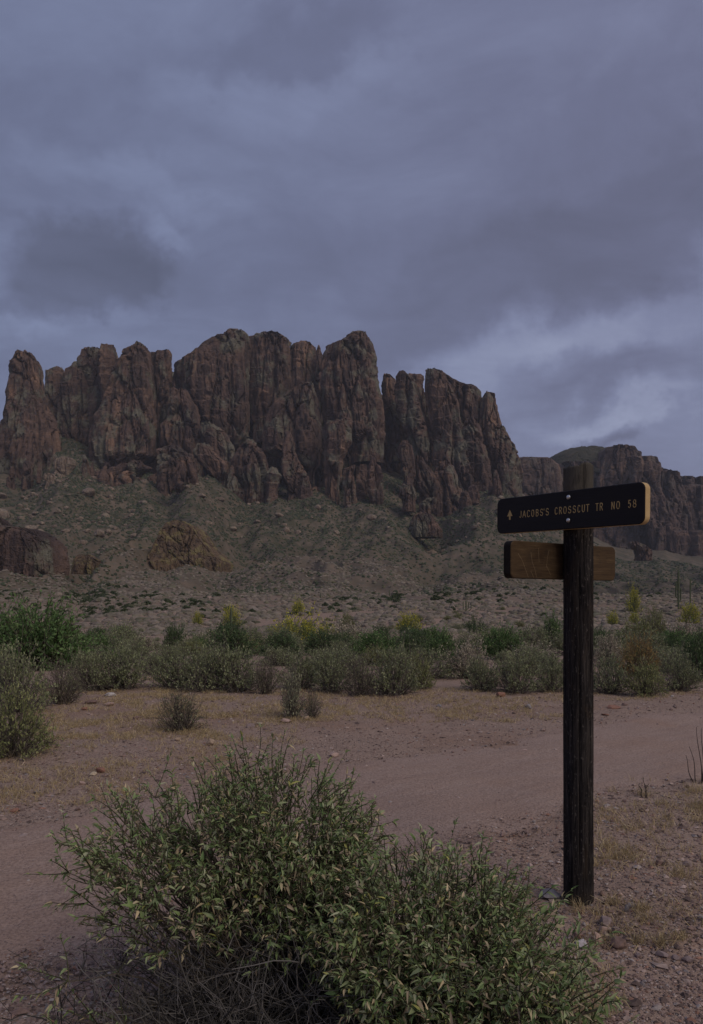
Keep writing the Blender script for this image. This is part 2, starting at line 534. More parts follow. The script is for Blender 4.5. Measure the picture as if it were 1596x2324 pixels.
def build_ground():
    th = np.concatenate([np.linspace(-180, -40, 24)[:-1], np.linspace(-40, 40, 520), np.linspace(40, 180, 24)[1:]])
    th = np.radians(th)
    rr = np.concatenate([np.geomspace(0.25, 1.6, 14)[:-1], np.geomspace(1.6, 40, 300)[:-1], np.geomspace(40, 330, 90)[:-1], np.linspace(330, 2000, 330)[:-1], np.geomspace(2000, 9000, 24)])
    X = rr[:, None] * np.sin(th)[None]
    Y = rr[:, None] * np.cos(th)[None]
    Z = ground_z(X, Y)
    fadeb = smooth(2100, 3500, rr)[:, None]
    Z = Z * (1 - fadeb) - 40 * fadeb * 0 + np.minimum(Z, 420) * 0 * fadeb + fadeb * 120
    V = np.stack([X, Y, Z], -1).reshape(-1, 3)
    nc = len(th)
    V = np.vstack([V, [[0, 0, gz1(0, 0.01)]]])
    fan = np.stack([np.full(nc - 1, len(V) - 1), np.arange(1, nc), np.arange(nc - 1)], -1)
    # faces need to look up
    q = grid_faces(len(rr), nc)[:, ::-1]
    me = mk_mesh('ground', V, [q, fan[:, ::-1]], [M_GROUND], smooth=True)
    add('ground', me, kind='structure', label='dry desert ground of gravelly soil rising to the mountain')


def build_slope_trail():
    """bare reddish trail climbing the lower slope"""
    pts = np.array([(352, 196), (366, 205), (378, 222), (388, 240), (398, 258), (420, 280), (455, 305), (490, 335)], float)
    t = np.linspace(0, 1, 90)
    q, y = np.interp(t, np.linspace(0, 1, len(pts)), pts[:, 0]), np.interp(t, np.linspace(0, 1, len(pts)), pts[:, 1])
    x = (q - CX) / F * y
    w = 1.5 * (1 + 0.4 * fbm(t * 9, 0, 3.3, 2))
    V = []
    for k in np.linspace(-1, 1, 5):
        xx, yy = x + k * w, y - k * w * 0.3
        V.append(np.stack([xx, yy, ground_z(xx, yy) + 0.22 * (1 - abs(k)) + 0.02], -1))
    V = np.array(V).reshape(-1, 3)
    add('path', mk_mesh('path', V, [grid_faces(5, 90)[:, ::-1]], [M_PATH], smooth=True), kind='structure', label='narrow reddish trail climbing the lower slope')


def build_path():
    s = 0.055
    xs, ys = np.arange(-7, 10, s), np.arange(0.3, 13, s)
    X, Y = np.meshgrid(xs, ys)
    d = path_dist(X, Y) + 0.30 * fbm(X / 0.9, Y / 0.9, 6.1, 4)
    keep = d < 1.55
    m = 1 - smooth(0.55, 1.40, d)
    Z = ground_z(X, Y) + 0.016 * m - 0.030 * (1 - m) - 0.010 * fbm(X / 0.33, Y / 0.33, 5.2, 3) * m + 0.022 * fbm(X / 0.16, Y / 0.16, 1.7, 3, 0.6) * (1 - m) * m * 4
    idx = -np.ones(X.size, int)
    q = grid_faces(*X.shape)
    q = q[keep.ravel()[q].all(1)]
    used = np.unique(q)
    idx[used] = np.arange(len(used))
    V = np.stack([X, Y, Z], -1).reshape(-1, 3)[used]
    add('path', mk_mesh('path', V, [idx[q]], [M_PATH], smooth=True), kind='structure', label='packed pinkish dirt path crossing the foreground')


build_ground()
build_path()
build_slope_trail()


# ------------------------------------------------------------------ cliffs
def c1(rows):
    return [(702.2 + 0.4 * y, 0.4 * a, 0.4 * b) for y, a, b in rows]


def c2(rows):
    return [(702.2 + 0.4 * y, 574.6 + 0.4 * a, 574.6 + 0.4 * b) for y, a, b in rows]


def c3(rows):
    return [(957.6 + 0.32 * y, 1085.3 + 0.32 * a, 1085.3 + 0.32 * b) for y, a, b in rows]


def facets(x, y, z, seed):
    """broken blocks: each cell of a jittered lattice gets its own offset and tilt; returns offset and closeness to a joint"""
    xi, yi, zi = np.floor(x), np.floor(y), np.floor(z)
    b1 = np.full(x.shape, 9.0)
    b2 = np.full(x.shape, 9.0)
    val = np.zeros(x.shape)
    for dx in (-1, 0, 1):
        for dy in (-1, 0, 1):
            for dz in (-1, 0, 1):
                cx, cy, cz = xi + dx, yi + dy, zi + dz
                h = cx * 73 + cy * 1571 + cz * 29173
                ax, ay, az = x - cx - hash1(h, seed), y - cy - hash1(h, seed + 1), z - cz - hash1(h, seed + 2)
                d = ax * ax + ay * ay + az * az
                v = (hash1(h, seed + 3) - 0.5) + 1.1 * (hash1(h, seed + 4) - 0.5) * ax + 1.1 * (hash1(h, seed + 5) - 0.6) * az
                near = d < b1
                b2 = np.where(near, b1, np.minimum(b2, d))
                val = np.where(near, v, val)
                b1 = np.where(near, d, b1)
    return val, np.sqrt(b2) - np.sqrt(b1)


def rock_relief(X, Y, Z, seed, k=1.0, coarse=1.0):
    """how far a rock face stands proud, in metres: columns, joints, ledges; k scales feature size"""
    x, y, z = X / k + seed * 37.1, Y / k, Z / k
    wx = x + 12 * noise3(x / 70, y / 70, z / 160) + 3.5 * noise3(x / 17, y / 17, z / 40)
    msk = smooth(-0.2, 0.25, noise3(x / 120 + 5, y / 120, z / 170))
    d = 9 * ridged(wx / 70, y / 70, z / 420, 2) + 4 * fbm(x / 70, y / 70, z / 140, 2, 0.5)
    v, e = facets(wx / 50, y / 50, z / 230, 1)
    d = (d + 20 * v) * coarse - 11 * np.exp(-(e / 0.06) ** 2)
    v, e = facets(wx / 17, y / 17, z / 95, 11)
    d = d + (4 + 6 * msk) * v - (3 + 6 * msk) * np.exp(-(e / 0.07) ** 2)
    v, e = facets(wx / 7.5, y / 7.5, z / 24, 21)
    d = d + (2.4 + 2.6 * msk) * v
    zl = z / 30 + 1.6 * noise3(x / 60, y / 60, z / 70)
    fl = zl - np.floor(zl)
    d = d + 5.0 * (1 - msk) * (fl - 0.5)                      # broken ledges
    d = d + 4.5 * ridged(x / 11, y / 11, z / 85, 3, 0.6) * (0.35 + 0.65 * msk)
    return d * k


def rock_column(name, rows, dist, parent=None, mat=None, depth=0.8, k=1.0, seed=1, cell=3.2, power=0.75, amp=1.0, coarse=1.0, sink=50, lean=0.10, **tags):
    rows = np.array(sorted(rows), float)
    zz = EYE + (HY - rows[:, 0]) / F * dist
    xl, xr = (rows[:, 1] - CX) / F * dist, (rows[:, 2] - CX) / F * dist
    wmax = (xr - xl).max()
    D = min(depth * wmax * 0.5, 150 * k if k < 1 else 130)
    z0, z1 = zz[-1] - sink * k, zz[0]
    nv = max(14, int((z1 - z0) / (cell * k)))
    zs = np.linspace(z1, z0, nv)
    L = np.interp(-zs, -zz, xl)
    Rr = np.interp(-zs, -zz, xr)
    nf = max(20, int((wmax + 1.2 * D) / (cell * k)))
    nb = max(8, nf // 4)
    th = np.concatenate([np.linspace(math.pi, 2 * math.pi, nf, endpoint=False), np.linspace(0, math.pi, nb, endpoint=False)])
    c, s = np.cos(th), np.sin(th)
    if power < 1:                                             # angular plan: a few flat faces meeting in arêtes
        rg = np.random.default_rng(seed * 7 + 3)
        kf = rg.integers(3, 6)
        fa = np.concatenate([math.pi + (np.arange(kf) + 0.5 + rg.uniform(-.3, .3, kf)) / kf * math.pi, [0.2, math.pi / 2, math.pi - 0.2]])
        fo = np.concatenate([rg.uniform(0.72, 1.0, kf), [0.95, 0.9, 0.95]])
        cosd = np.cos(th[:, None] - fa[None])
        rr = np.min(np.where(cosd > 0.15, fo[None] / np.maximum(cosd, 0.15), 9), 1)
        cc, ss = c * rr, s * rr
        cc = 2 * (cc - cc.min()) / (cc.max() - cc.min()) - 1
        ss = ss / np.abs(ss.min())
    else:
        cc, ss = c, s
    xc, hw = (L + Rr) / 2, (Rr - L) / 2
    Dz = D * np.clip(hw / (wmax / 2), 0.12, 1) ** 0.7
    X = xc[:, None] + hw[:, None] * cc[None]
    Y = dist + Dz[:, None] * ss[None] + lean * (zs - z0)[:, None]
    Z = np.repeat(zs[:, None], len(th), 1)
    rel = rock_relief(X, Y, Z, seed, k, coarse) * amp
    f = np.clip(hw[:, None] / (14 * k), 0.12, 1.0)
    nx, ny = c[None] * 0.55, s[None]
    X = X + rel * f * nx
    Y = Y + rel * f * ny
    Z = Z + 2.5 * k * fbm(X / (11 * k), Y / (11 * k), seed, 3) * np.linspace(1, 0.2, nv)[:, None]
    Z = Z + np.exp(-(z1 - zs) / (22 * k))[:, None] * k * (6.5 * ridged(X / (13 * k) + seed, Y / (13 * k), 0.5, 3, 0.6) - 2.0)
    V = np.stack([X, Y, Z], -1).reshape(-1, 3)
    top = np.array([[xc[0], dist + lean * (z1 - z0), Z[0].mean() + 0.10 * hw[0]]])
    V = np.vstack([V, top])
    nc = len(th)
    fan = np.stack([np.arange(nc), (np.arange(nc) + 1) % nc, np.full(nc, len(V) - 1)], -1)
    me = mk_mesh(name, V, [grid_faces(nv, nc, True)[:, ::-1], fan], [mat or M_CLIFF])
    return add(name, me, parent, **tags)


def rock_wall(name, prof, dist, bottom, mat, thick=160, seed=1, cell=3.6, amp=1.0, lean=0.14, depth_fn=None, parent=None, **tags):
    prof = np.array(prof, float)
    px = np.arange(prof[0, 0], prof[-1, 0], cell / dist * F)
    top = EYE + (HY - np.interp(px, prof[:, 0], prof[:, 1])) / F * dist
    x = (px - CX) / F * dist
    z0 = EYE + (HY - bottom) / F * dist
    top = top + 5 * fbm(x / 18, 0, seed, 4)
    nv = int((top.max() - z0) / cell)
    t = np.linspace(0, 1, nv)
    Z = top[None] + (z0 - top[None]) * t[:, None]
    X = np.repeat(x[None], nv, 0)
    Y = dist + lean * (Z - z0)
    if depth_fn is not None:
        Y = Y + depth_fn(x)[None]
    Y = Y - rock_relief(X, Y, Z, seed) * amp
    back = np.stack([X[0], Y[0] + thick, Z[0] - 6], -1)
    back2 = np.stack([X[0], Y[0] + thick + 60, np.full(len(x), z0)], -1)
    V = np.vstack([back2, back, np.stack([X, Y, Z], -1).reshape(-1, 3)])
    return add(name, mk_mesh(name, V, [grid_faces(nv + 2, len(x))[:, ::-1]], [mat]), parent, **tags)


def build_mountain():
    mt = rock_wall('mountain', [(60, 960), (95, 905), (130, 860), (150, 842), (250, 822), (380, 826), (400, 832), (450, 806), (560, 772), (650, 782), (715, 810),
                                (760, 806), (835, 792), (850, 872), (872, 884), (960, 882), (1005, 880), (1060, 905), (1100, 930), (1140, 1000),
                                (1165, 1040), (1180, 1090)], 1960, 1180, M_CLIFF, seed=3, kind='structure',
                   label='huge dark reddish-brown cliff mountain behind the desert')
    P = [
        (c1([(222, 75, 135), (240, 60, 165), (290, 35, 180), (380, 30, 190), (520, 20, 215), (640, 5, 240), (760, -10, 250), (900, -30, 232), (960, 10, 215)]), 1750, 0.9),
        (c1([(280, 180, 192), (300, 178, 205), (340, 185, 222), (380, 188, 222), (500, 190, 240), (700, 200, 312), (830, 220, 330)]), 1775, 0.8),
        (c1([(316, 295, 328), (345, 255, 345), (380, 245, 350), (450, 240, 335), (700, 250, 330)]), 1905, 0.8),
        (c1([(212, 470, 560), (225, 445, 640), (265, 425, 650), (330, 370, 640), (345, 340, 620), (440, 320, 600), (560, 315, 560), (700, 325, 520), (760, 380, 500)]), 1885, 0.7),
        (c1([(196, 570, 628), (205, 555, 640), (260, 550, 647), (330, 540, 640), (480, 560, 620)]), 1850, 0.8),
        (c1([(163, 752, 768), (185, 725, 795), (215, 685, 820), (240, 680, 830), (270, 645, 832), (330, 620, 842), (430, 590, 845), (520, 560, 852), (620, 525, 880),
             (720, 500, 882), (830, 505, 870), (900, 510, 740), (930, 520, 660)]), 1790, 0.75),
        (c1([(222, 905, 955), (232, 845, 960), (300, 838, 965), (400, 840, 965), (480, 850, 950), (560, 845, 915), (650, 860, 905)]), 1850, 0.7),
        (c1([(450, 970, 1040), (540, 950, 1090), (620, 940, 1112), (660, 890, 1130), (780, 900, 1135), (820, 980, 1130)]), 1800, 0.7),
        (c1([(100, 1330, 1365), (105, 1250, 1380), (125, 1230, 1395), (150, 1150, 1400), (190, 1090, 1405), (230, 1040, 1405), (275, 970, 1405), (350, 965, 1408),
             (500, 1000, 1412), (620, 1080, 1415), (720, 1150, 1410), (810, 1200, 1340)]), 1870, 0.6),
        (c2([(115, 40, 80), (122, 0, 140), (135, -30, 180), (160, -35, 205), (250, -35, 212), (400, -30, 215), (550, -30, 200), (650, 0, 120)]), 1905, 0.7),
        (c2([(163, 295, 320), (178, 250, 345), (190, 215, 350), (260, 212, 365), (400, 200, 375), (520, 190, 385), (640, 180, 390), (800, 170, 395)]), 1925, 0.7),
        (c2([(200, 366, 374), (215, 362, 380), (300, 355, 410)]), 1910, 0.8),
        (c2([(110, 600, 640), (120, 545, 650), (145, 520, 660), (180, 450, 670), (185, 410, 672), (215, 400, 680), (260, 385, 692), (350, 375, 705), (450, 380, 725),
             (600, 395, 742), (700, 410, 750), (760, 560, 740)]), 1810, 0.7),
        (c2([(410, 270, 330), (450, 180, 340), (520, 100, 360), (600, 60, 370), (700, 40, 390), (800, 60, 390), (880, 250, 380), (920, 300, 350)]), 1790, 0.5),
        (c2([(630, 410, 540), (660, 400, 550), (750, 400, 560), (850, 405, 500), (980, 405, 495)]), 1700, 0.8),
        (c2([(352, 745, 765), (360, 735, 790), (400, 728, 830), (500, 740, 850), (640, 750, 860), (760, 760, 850)]), 1905, 0.7),
        (c2([(336, 835, 855), (350, 825, 875), (390, 825, 920), (450, 815, 942), (600, 840, 980), (700, 870, 1010), (780, 900, 1015), (850, 910, 1010)]), 1830, 0.8),
        (c2([(358, 880, 958), (370, 870, 975), (500, 900, 990), (600, 920, 990)]), 1910, 0.6),
        (c2([(322, 995, 1025), (335, 985, 1080), (360, 982, 1110), (430, 985, 1150), (520, 990, 1182), (640, 1010, 1188), (760, 1030, 1230), (850, 1020, 1240),
             (930, 1050, 1255), (1000, 1080, 1250), (1040, 1100, 1240)]), 1800, 0.75),
        (c2([(345, 1080, 1100), (390, 1080, 1180), (430, 1090, 1280), (455, 1100, 1302), (500, 1140, 1310), (600, 1180, 1312), (700, 1240, 1322), (850, 1250, 1350), (980, 1260, 1370)]), 1870, 0.5),
        (c2([(452, 1332, 1350), (465, 1325, 1380), (490, 1312, 1386), (560, 1305, 1395), (640, 1300, 1405), (690, 1305, 1450), (740, 1310, 1470), (800, 1330, 1500),
             (850, 1350, 1525), (930, 1370, 1536), (1040, 1400, 1532)]), 1835, 0.75),
        (c2([(600, 1225, 1260), (680, 1190, 1290), (800, 1200, 1330), (900, 1240, 1350), (1000, 1270, 1370)]), 1790, 0.8),
        (c2([(745, 850, 880), (760, 835, 900), (830, 833, 915), (920, 835, 920), (960, 850, 910)]), 1680, 0.9),
        (c2([(830, 930, 970), (870, 915, 1000), (940, 925, 1050), (1000, 930, 1075), (1060, 970, 1080)]), 1690, 0.9),
        (c2([(860, 1060, 1120), (920, 1020, 1150), (1000, 1040, 1160), (1080, 1030, 1200), (1160, 1040, 1260)]), 1700, 0.7),
        (c2([(880, 560, 580), (900, 520, 585), (1000, 505, 590), (1100, 505, 595), (1160, 515, 590)]), 1610, 0.9),
        (c2([(835, 680, 695), (880, 660, 720), (960, 650, 740), (1040, 655, 740), (1110, 680, 740)]), 1615, 0.9),
        (c2([(880, 600, 650), (940, 585, 665), (1060, 590, 660)]), 1665, 0.6),
        (c2([(690, 185, 205), (740, 170, 225), (800, 160, 235), (880, 150, 280), (950, 155, 300), (1010, 190, 310)]), 1690, 0.9),
        (c1([(735, 1400, 1430), (790, 1340, 1470), (860, 1310, 1500), (940, 1310, 1512), (1010, 1370, 1500)]), 1670, 0.9),
        (c1([(770, 960, 1000), (800, 905, 1030), (880, 900, 1060), (960, 910, 1000)]), 1620, 0.8),
        (c1([(760, 1110, 1170), (820, 1090, 1220), (860, 1120, 1280), (940, 1200, 1290), (970, 1250, 1285)]), 1670, 0.6),
        (c1([(860, 740, 800), (900, 640, 860), (940, 590, 800), (980, 660, 780)]), 1690, 0.6),
        (c1([(640, 1130, 1200), (700, 1140, 1290), (780, 1170, 1330), (830, 1220, 1340)]), 1780, 0.6),
        (c1([(900, 1530, 1560), (940, 1510, 1590), (1010, 1510, 1570)]), 1650, 0.9),
    ]
    for i, (rows, dist, dep) in enumerate(P):
        rock_column('rock_buttress', rows, dist, mt, M_CLIFF, dep, 1.0, i + 1, amp=0.95, coarse={0: 0.7, 3: 0.6, 5: 0.6, 8: 0.5, 9: 0.5, 12: 0.5, 18: 0.7}.get(i, 0.9))
    # jumbled smaller ribs and blocks along the foot of the cliffs
    rg = np.random.default_rng(8)
    for i in range(64):
        px = rg.uniform(20, 1175)
        if 690 < px < 900 and rg.random() < .5:
            continue
        dist = rg.uniform(1600, 1740)
        fy = np.interp(px, FOOT[:, 0], FOOT[:, 1])
        b = fy + rg.uniform(-6, 16)
        h = np.exp(rg.normal(3.2, 0.5))
        w = np.exp(rg.normal(2.7, 0.45))
        sk = rg.normal(0, .25) * w
        rows = [(b - h, px + sk - w * .12, px + sk + w * .12), (b - h * .85, px + sk - w * .3, px + sk + w * .25), (b - h * .4, px - w * .45, px + w * .42), (b, px - w * .55, px + w * .55)]
        rock_column('rock_buttress', rows, dist, mt, M_CLIFF, 0.9, 0.55, 200 + i, cell=4.5)
    # the mesa farther back on the right
    ms = rock_wall('mesa', [(1150, 1045), (1181, 1041), (1207, 1040), (1216, 1033), (1229, 1028), (1245, 1032), (1262, 1034), (1285, 1040), (1380, 1036), (1388, 1012), (1396, 1005), (1411, 1002), (1424, 1009),
                            (1443, 1009), (1469, 1017), (1482, 1027), (1498, 1036), (1511, 1048), (1533, 1052), (1540, 1060), (1556, 1070), (1575, 1073), (1600, 1074), (1750, 1088), (1900, 1110), (2100, 1150)],
                   2480, 1275, M_MESA, thick=800, seed=11, cell=3.8, amp=1.25, lean=0.22, kind='structure', label='farther lower cliff mesa on the right, beyond the big mountain')
    Q = [
        (c3([(215, 440, 460), (230, 400, 500), (255, 290, 540), (300, 280, 580), (400, 290, 600), (520, 290, 600)]), 2520, 0.5),
        (c3([(228, 560, 950), (260, 550, 1000), (400, 560, 1000), (520, 560, 900)]), 2560, 0.3),
        (c3([(132, 1000, 1040), (145, 960, 1070), (160, 945, 1130), (200, 940, 1180), (300, 900, 1200), (420, 860, 1220), (600, 840, 1220), (800, 860, 1200)]), 2460, 0.6),
        (c3([(155, 1090, 1150), (185, 1080, 1210), (240, 1080, 1290), (300, 1100, 1330), (450, 1120, 1300), (600, 1150, 1340), (750, 1200, 1390), (880, 1230, 1390)]), 2360, 0.6),
        (c3([(285, 1370, 1410), (320, 1290, 1425), (345, 1280, 1470), (450, 1280, 1480), (600, 1300, 1520), (800, 1320, 1560), (870, 1330, 1500)]), 2390, 0.7),
        (c3([(345, 1480, 1550), (355, 1450, 1620), (450, 1440, 1750), (700, 1450, 1750), (930, 1480, 1750)]), 2410, 0.5),
        (c3([(420, 1640, 1750), (460, 1600, 1900), (700, 1600, 1950), (930, 1600, 1950)]), 2380, 0.5),
        (c3([(380, 640, 720), (430, 620, 820), (600, 600, 900), (800, 600, 900)]), 2450, 0.5),
        (c3([(560, 1400, 1480), (640, 1390, 1560), (780, 1380, 1600), (900, 1400, 1596)]), 2330, 0.6),
    ]
    for i, (rows, dist, dep) in enumerate(Q):
        rock_column('rock_buttress', rows[2:], dist - 20, ms, M_MESA, dep * 0.7, 1.15, 50 + i, cell=3.8)
    # brushy rounded cap of the mesa
    rows = c3([(160, 720, 900), (166, 670, 950), (180, 640, 980), (210, 580, 1000), (235, 530, 1010), (300, 500, 1030)])
    rock_column('mesa_cap', rows, 2680, ms, M_BRUSHY, 1.6, 1.0, 77, cell=5, power=1.0, amp=0.25, lean=0.8)
    # single outcrops standing free on the slopes
    one = [
        ('rock_spire', c1([(835, 1010, 1060), (850, 1000, 1080), (930, 975, 1100), (1000, 970, 1112), (1060, 1015, 1132)]), 1480, 0.9, 0.8, M_CLIFF,
         'blunt brown rock spire standing at the top of the pale talus cone', 1.0),
        ('rock_outcrop', c1([(1200, 975, 1030), (1222, 925, 1085), (1255, 895, 1140), (1310, 872, 1180), (1380, 840, 1235), (1440, 790, 1300)]), 905, 1.1, 0.30, M_YELROCK,
         'yellowish lichen-covered dome of rock in the middle of the slope', 0.9),
        ('rock_outcrop', c1([(1180, -60, -10), (1225, -80, 30), (1240, -90, 165), (1260, -120, 232), (1320, -140, 325), (1400, -140, 362), (1450, -140, 372)]), 820, 0.7, 0.36, M_CLIFF,
         'broad reddish-brown rock outcrop at the left edge of the slope', 0.9),
        ('rock_outcrop', c1([(1395, 440, 520), (1420, 420, 560), (1450, 415, 575)]), 800, 0.7, 0.2, M_YELROCK,
         'low tan rock ledge between the two large outcrops', 1.0),
        ('rock_outcrop', c1([(835, 345, 385), (850, 310, 412), (880, 295, 415), (912, 300, 400)]), 1600, 0.8, 0.4, M_BOULDER,
         'big pale boulder below the leftmost tower', 1.0),
        ('rock_outcrop', c1([(870, 462, 482), (900, 450, 492), (960, 450, 495)]), 1590, 0.9, 0.4, M_CLIFF, 'short upright rock post under the central spire', 1.0),
        ('rock_outcrop', c1([(960, 430, 470), (1000, 425, 475), (1025, 435, 470)]), 1560, 0.9, 0.4, M_CLIFF, 'squat brown rock block amid the left boulder field', 1.0),
        ('rock_outcrop', c1([(962, 345, 395), (1000, 328, 400), (1060, 345, 392)]), 1540, 0.8, 0.4, M_BOULDER, 'upright split grey boulder in the left boulder field', 1.0),
        ('rock_outcrop', c1([(1028, 460, 500), (1050, 420, 520), (1090, 412, 535), (1115, 415, 538)]), 1500, 0.7, 0.4, M_BOULDER, 'pale grey wedge of rock low in the left boulder field', 1.0),
        ('rock_outcrop', c1([(930, 255, 300), (950, 245, 322), (985, 260, 320)]), 1570, 0.8, 0.35, M_BOULDER, 'slanting tan boulder below and left of the big pale one', 1.0),
        ('rock_outcrop', c2([(990, 850, 870), (1010, 835, 920), (1060, 825, 930), (1085, 850, 920)]), 1580, 0.8, 0.5, M_CLIFF, 'clump of thin dark rock fins under the right-hand cliffs', 1.0),
        ('rock_outcrop', c2([(1150, 940, 980), (1165, 910, 1020), (1210, 890, 1050), (1250, 880, 1070)]), 1380, 0.7, 0.3, M_CLIFF, 'brown rock knoll below the thin rock fins', 1.0),
        ('rock_outcrop', c2([(1130, 1390, 1420), (1180, 1350, 1450), (1250, 1335, 1470)]), 1450, 0.7, 0.5, M_CLIFF, 'brown rock knob just left of the upper sign board', 1.0),
        ('rock_outcrop', c3([(850, 1090, 1135), (865, 1085, 1170), (890, 1095, 1210), (915, 1120, 1226)]), 1500, 0.7, 0.4, M_CLIFF, 'low reddish slab of rock below the mesa cliffs', 1.0),
    ]
    for i, (nm, rows, dist, dep, k, mat, lab, am) in enumerate(one):
        rock_column(nm, rows, dist, None, mat, dep, k, 100 + i, cell=3.2 if k > 0.6 else 3.0, amp=am, label=lab, cat='rock')


build_mountain()

# ------------------------------------------------------------------ trail sign: post and two boards
def mat_post():
    m, t, b = new_mat('weathered_post_wood', 1.0, 0.06)
    p = t.n('ShaderNodeTexCoord').outputs['Object']
    g = t.noise(t.vmath('MULTIPLY', p, (1, 1, 0.07)), 75.0, 6, 0.72, 0.8)
    g2 = t.noise(t.vmath('MULTIPLY', p, (1, 1, 0.25)), 16.0, 5, 0.65, 0.8)
    sp = t.noise(t.vmath('MULTIPLY', p, (1, 1, 0.4)), 130.0, 3, 0.6)
    col = t.ramp(g, [(0.28, (0.006, 0.0055, 0.006)), (0.45, (0.018, 0.016, 0.0165)), (0.58, (0.042, 0.037, 0.036)), (0.78, (0.115, 0.098, 0.085))])
    col = t.mix(t.maprange(g2, 0.5, 0.72, 0, 0.6), col, (0.046, 0.033, 0.023))
    col = t.mix(t.maprange(sp, 0.60, 0.70, 0, 0.6), col, (0.16, 0.14, 0.125))
    sep = t.n('ShaderNodeSeparateXYZ', {0: p})
    top = t.math('MULTIPLY', t.maprange(sep.outputs[2], 1.72, 1.86), t.maprange(g2, 0.35, 0.55, 0.25, 0.75))
    col = t.mix(top, col, (0.105, 0.098, 0.085))
    t.t.links.new(col, b.inputs['Base Color'])
    bump(t, b, t.math('ADD', g, t.math('MULTIPLY', g2, 0.5)), 0.9, 0.006)
    return m


def mat_board(name, stops, scr=0.0, rough=0.6):
    m, t, b = new_mat(name, rough, 0.18)
    p = t.n('ShaderNodeTexCoord').outputs['Object']
    g = t.noise(t.vmath('MULTIPLY', p, (0.05, 1, 1)), 190.0, 4, 0.7, 0.2)
    g2 = t.noise(t.vmath('MULTIPLY', p, (0.12, 1, 1)), 26.0, 4, 0.6, 0.3)
    f = t.math('ADD', t.math('MULTIPLY', g, 0.55), t.math('MULTIPLY', g2, 0.45))
    col = t.ramp(f, stops)
    if scr:
        s1 = t.noise(p, 14.0, 5, 0.7)
        col = t.mix(t.maprange(s1, 0.5, 0.75, 0, scr), col, (0.035, 0.026, 0.018))
    t.t.links.new(col, b.inputs['Base Color'])
    bump(t, b, g, 0.5, 0.002)
    return m


M_POST = mat_post()
M_PAINT = mat_board('dark_brown_paint', [(0.3, (0.012, 0.0105, 0.0120)), (0.7, (0.0175, 0.0150, 0.0165))], 0, 0.45)
M_PAINT2 = mat_board('old_dark_paint', [(0.3, (0.007, 0.0055, 0.0045)), (0.7, (0.020, 0.015, 0.011))], 0, 0.7)
M_EDGE = mat_board('raw_pine_edge', [(0.3, (0.42, 0.29, 0.13)), (0.55, (0.56, 0.40, 0.20)), (0.8, (0.62, 0.48, 0.26))], 0, 0.6)
M_BACK = mat_board('bare_board_back', [(0.30, (0.030, 0.018, 0.010)), (0.45, (0.060, 0.037, 0.019)), (0.55, (0.085, 0.054, 0.027)), (0.75, (0.19, 0.13, 0.075))], 0.55, 0.7)
M_LETTER, _t, _b = new_mat('routed_letter', 0.7, 0.2)
_b.inputs['Base Color'].default_value = (0.50, 0.36, 0.16, 1)
M_SCRATCH, _t, _b = new_mat('scratch', 0.8, 0.1)
_b.inputs['Base Color'].default_value = (0.20, 0.145, 0.085, 1)
M_BOLT, _t, _b = new_mat('galvanised_bolt', 0.32, 0.5)
_b.inputs['Base Color'].default_value = (0.62, 0.63, 0.64, 1)
_b.inputs['Metallic'].default_value = 0.9

POST_Y = 3.35
POST_X = (1313 - CX) / F * POST_Y
POST_R = 0.0625


def board_frame(d, off):
    """origin on the board's visible face, unit x along the board (left to right seen from the camera), y = into the board, z up"""
    return np.array([POST_X, POST_Y]) + off, np.array(d)


def s_at(px, o, d):
    k = (px - CX) / F
    return (k * o[1] - o[0]) / (d[0] - k * d[1])


def rounded_board(name, L, H, T, rad, mats, seg=7, bev=0.003):
    """front face at y=0 towards -y, x centred at 0..L, z centred"""
    pts = []
    for cx, cz, a0 in ((L - rad, H / 2 - rad, 0), (rad, H / 2 - rad, 90), (rad, -H / 2 + rad, 180), (L - rad, -H / 2 + rad, 270)):
        for i in range(seg + 1):
            a = math.radians(a0 + 90 * i / seg)
            pts.append((cx + rad * math.cos(a), cz + rad * math.sin(a)))
    pts = np.array(pts)
    c = np.array([L / 2, 0])
    inn = c + (pts - c) * (1 - bev / np.array([L / 2, H / 2]))
    n = len(pts)
    rings = [(inn, 0.0), (pts, bev), (pts, T - bev), (inn, T)]
    V = np.vstack([np.stack([p[:, 0], np.full(n, y), p[:, 1]], -1) for p, y in rings])
    q = grid_faces(4, n, True)
    V = np.vstack([V, [[L / 2, 0, 0], [L / 2, T, 0]]])
    i = np.arange(n)
    f0 = np.stack([(i + 1) % n, i, np.full(n, 4 * n)], -1)
    f1 = np.stack([3 * n + i, 3 * n + (i + 1) % n, np.full(n, 4 * n + 1)], -1)
    fm = np.concatenate([np.where(np.arange(len(q)) < n, 0, 1), np.zeros(n, int), np.full(n, 2)])
    return mk_mesh(name, V, [q, f0[:, ::-1], f1[:, ::-1]], mats, fmat=fm)


def arc(cx, cy, rx, ry, a0, a1, n=9):
    a = np.radians(np.linspace(a0, a1, n))
    return [(cx + rx * math.cos(t), cy + ry * math.sin(t)) for t in a]


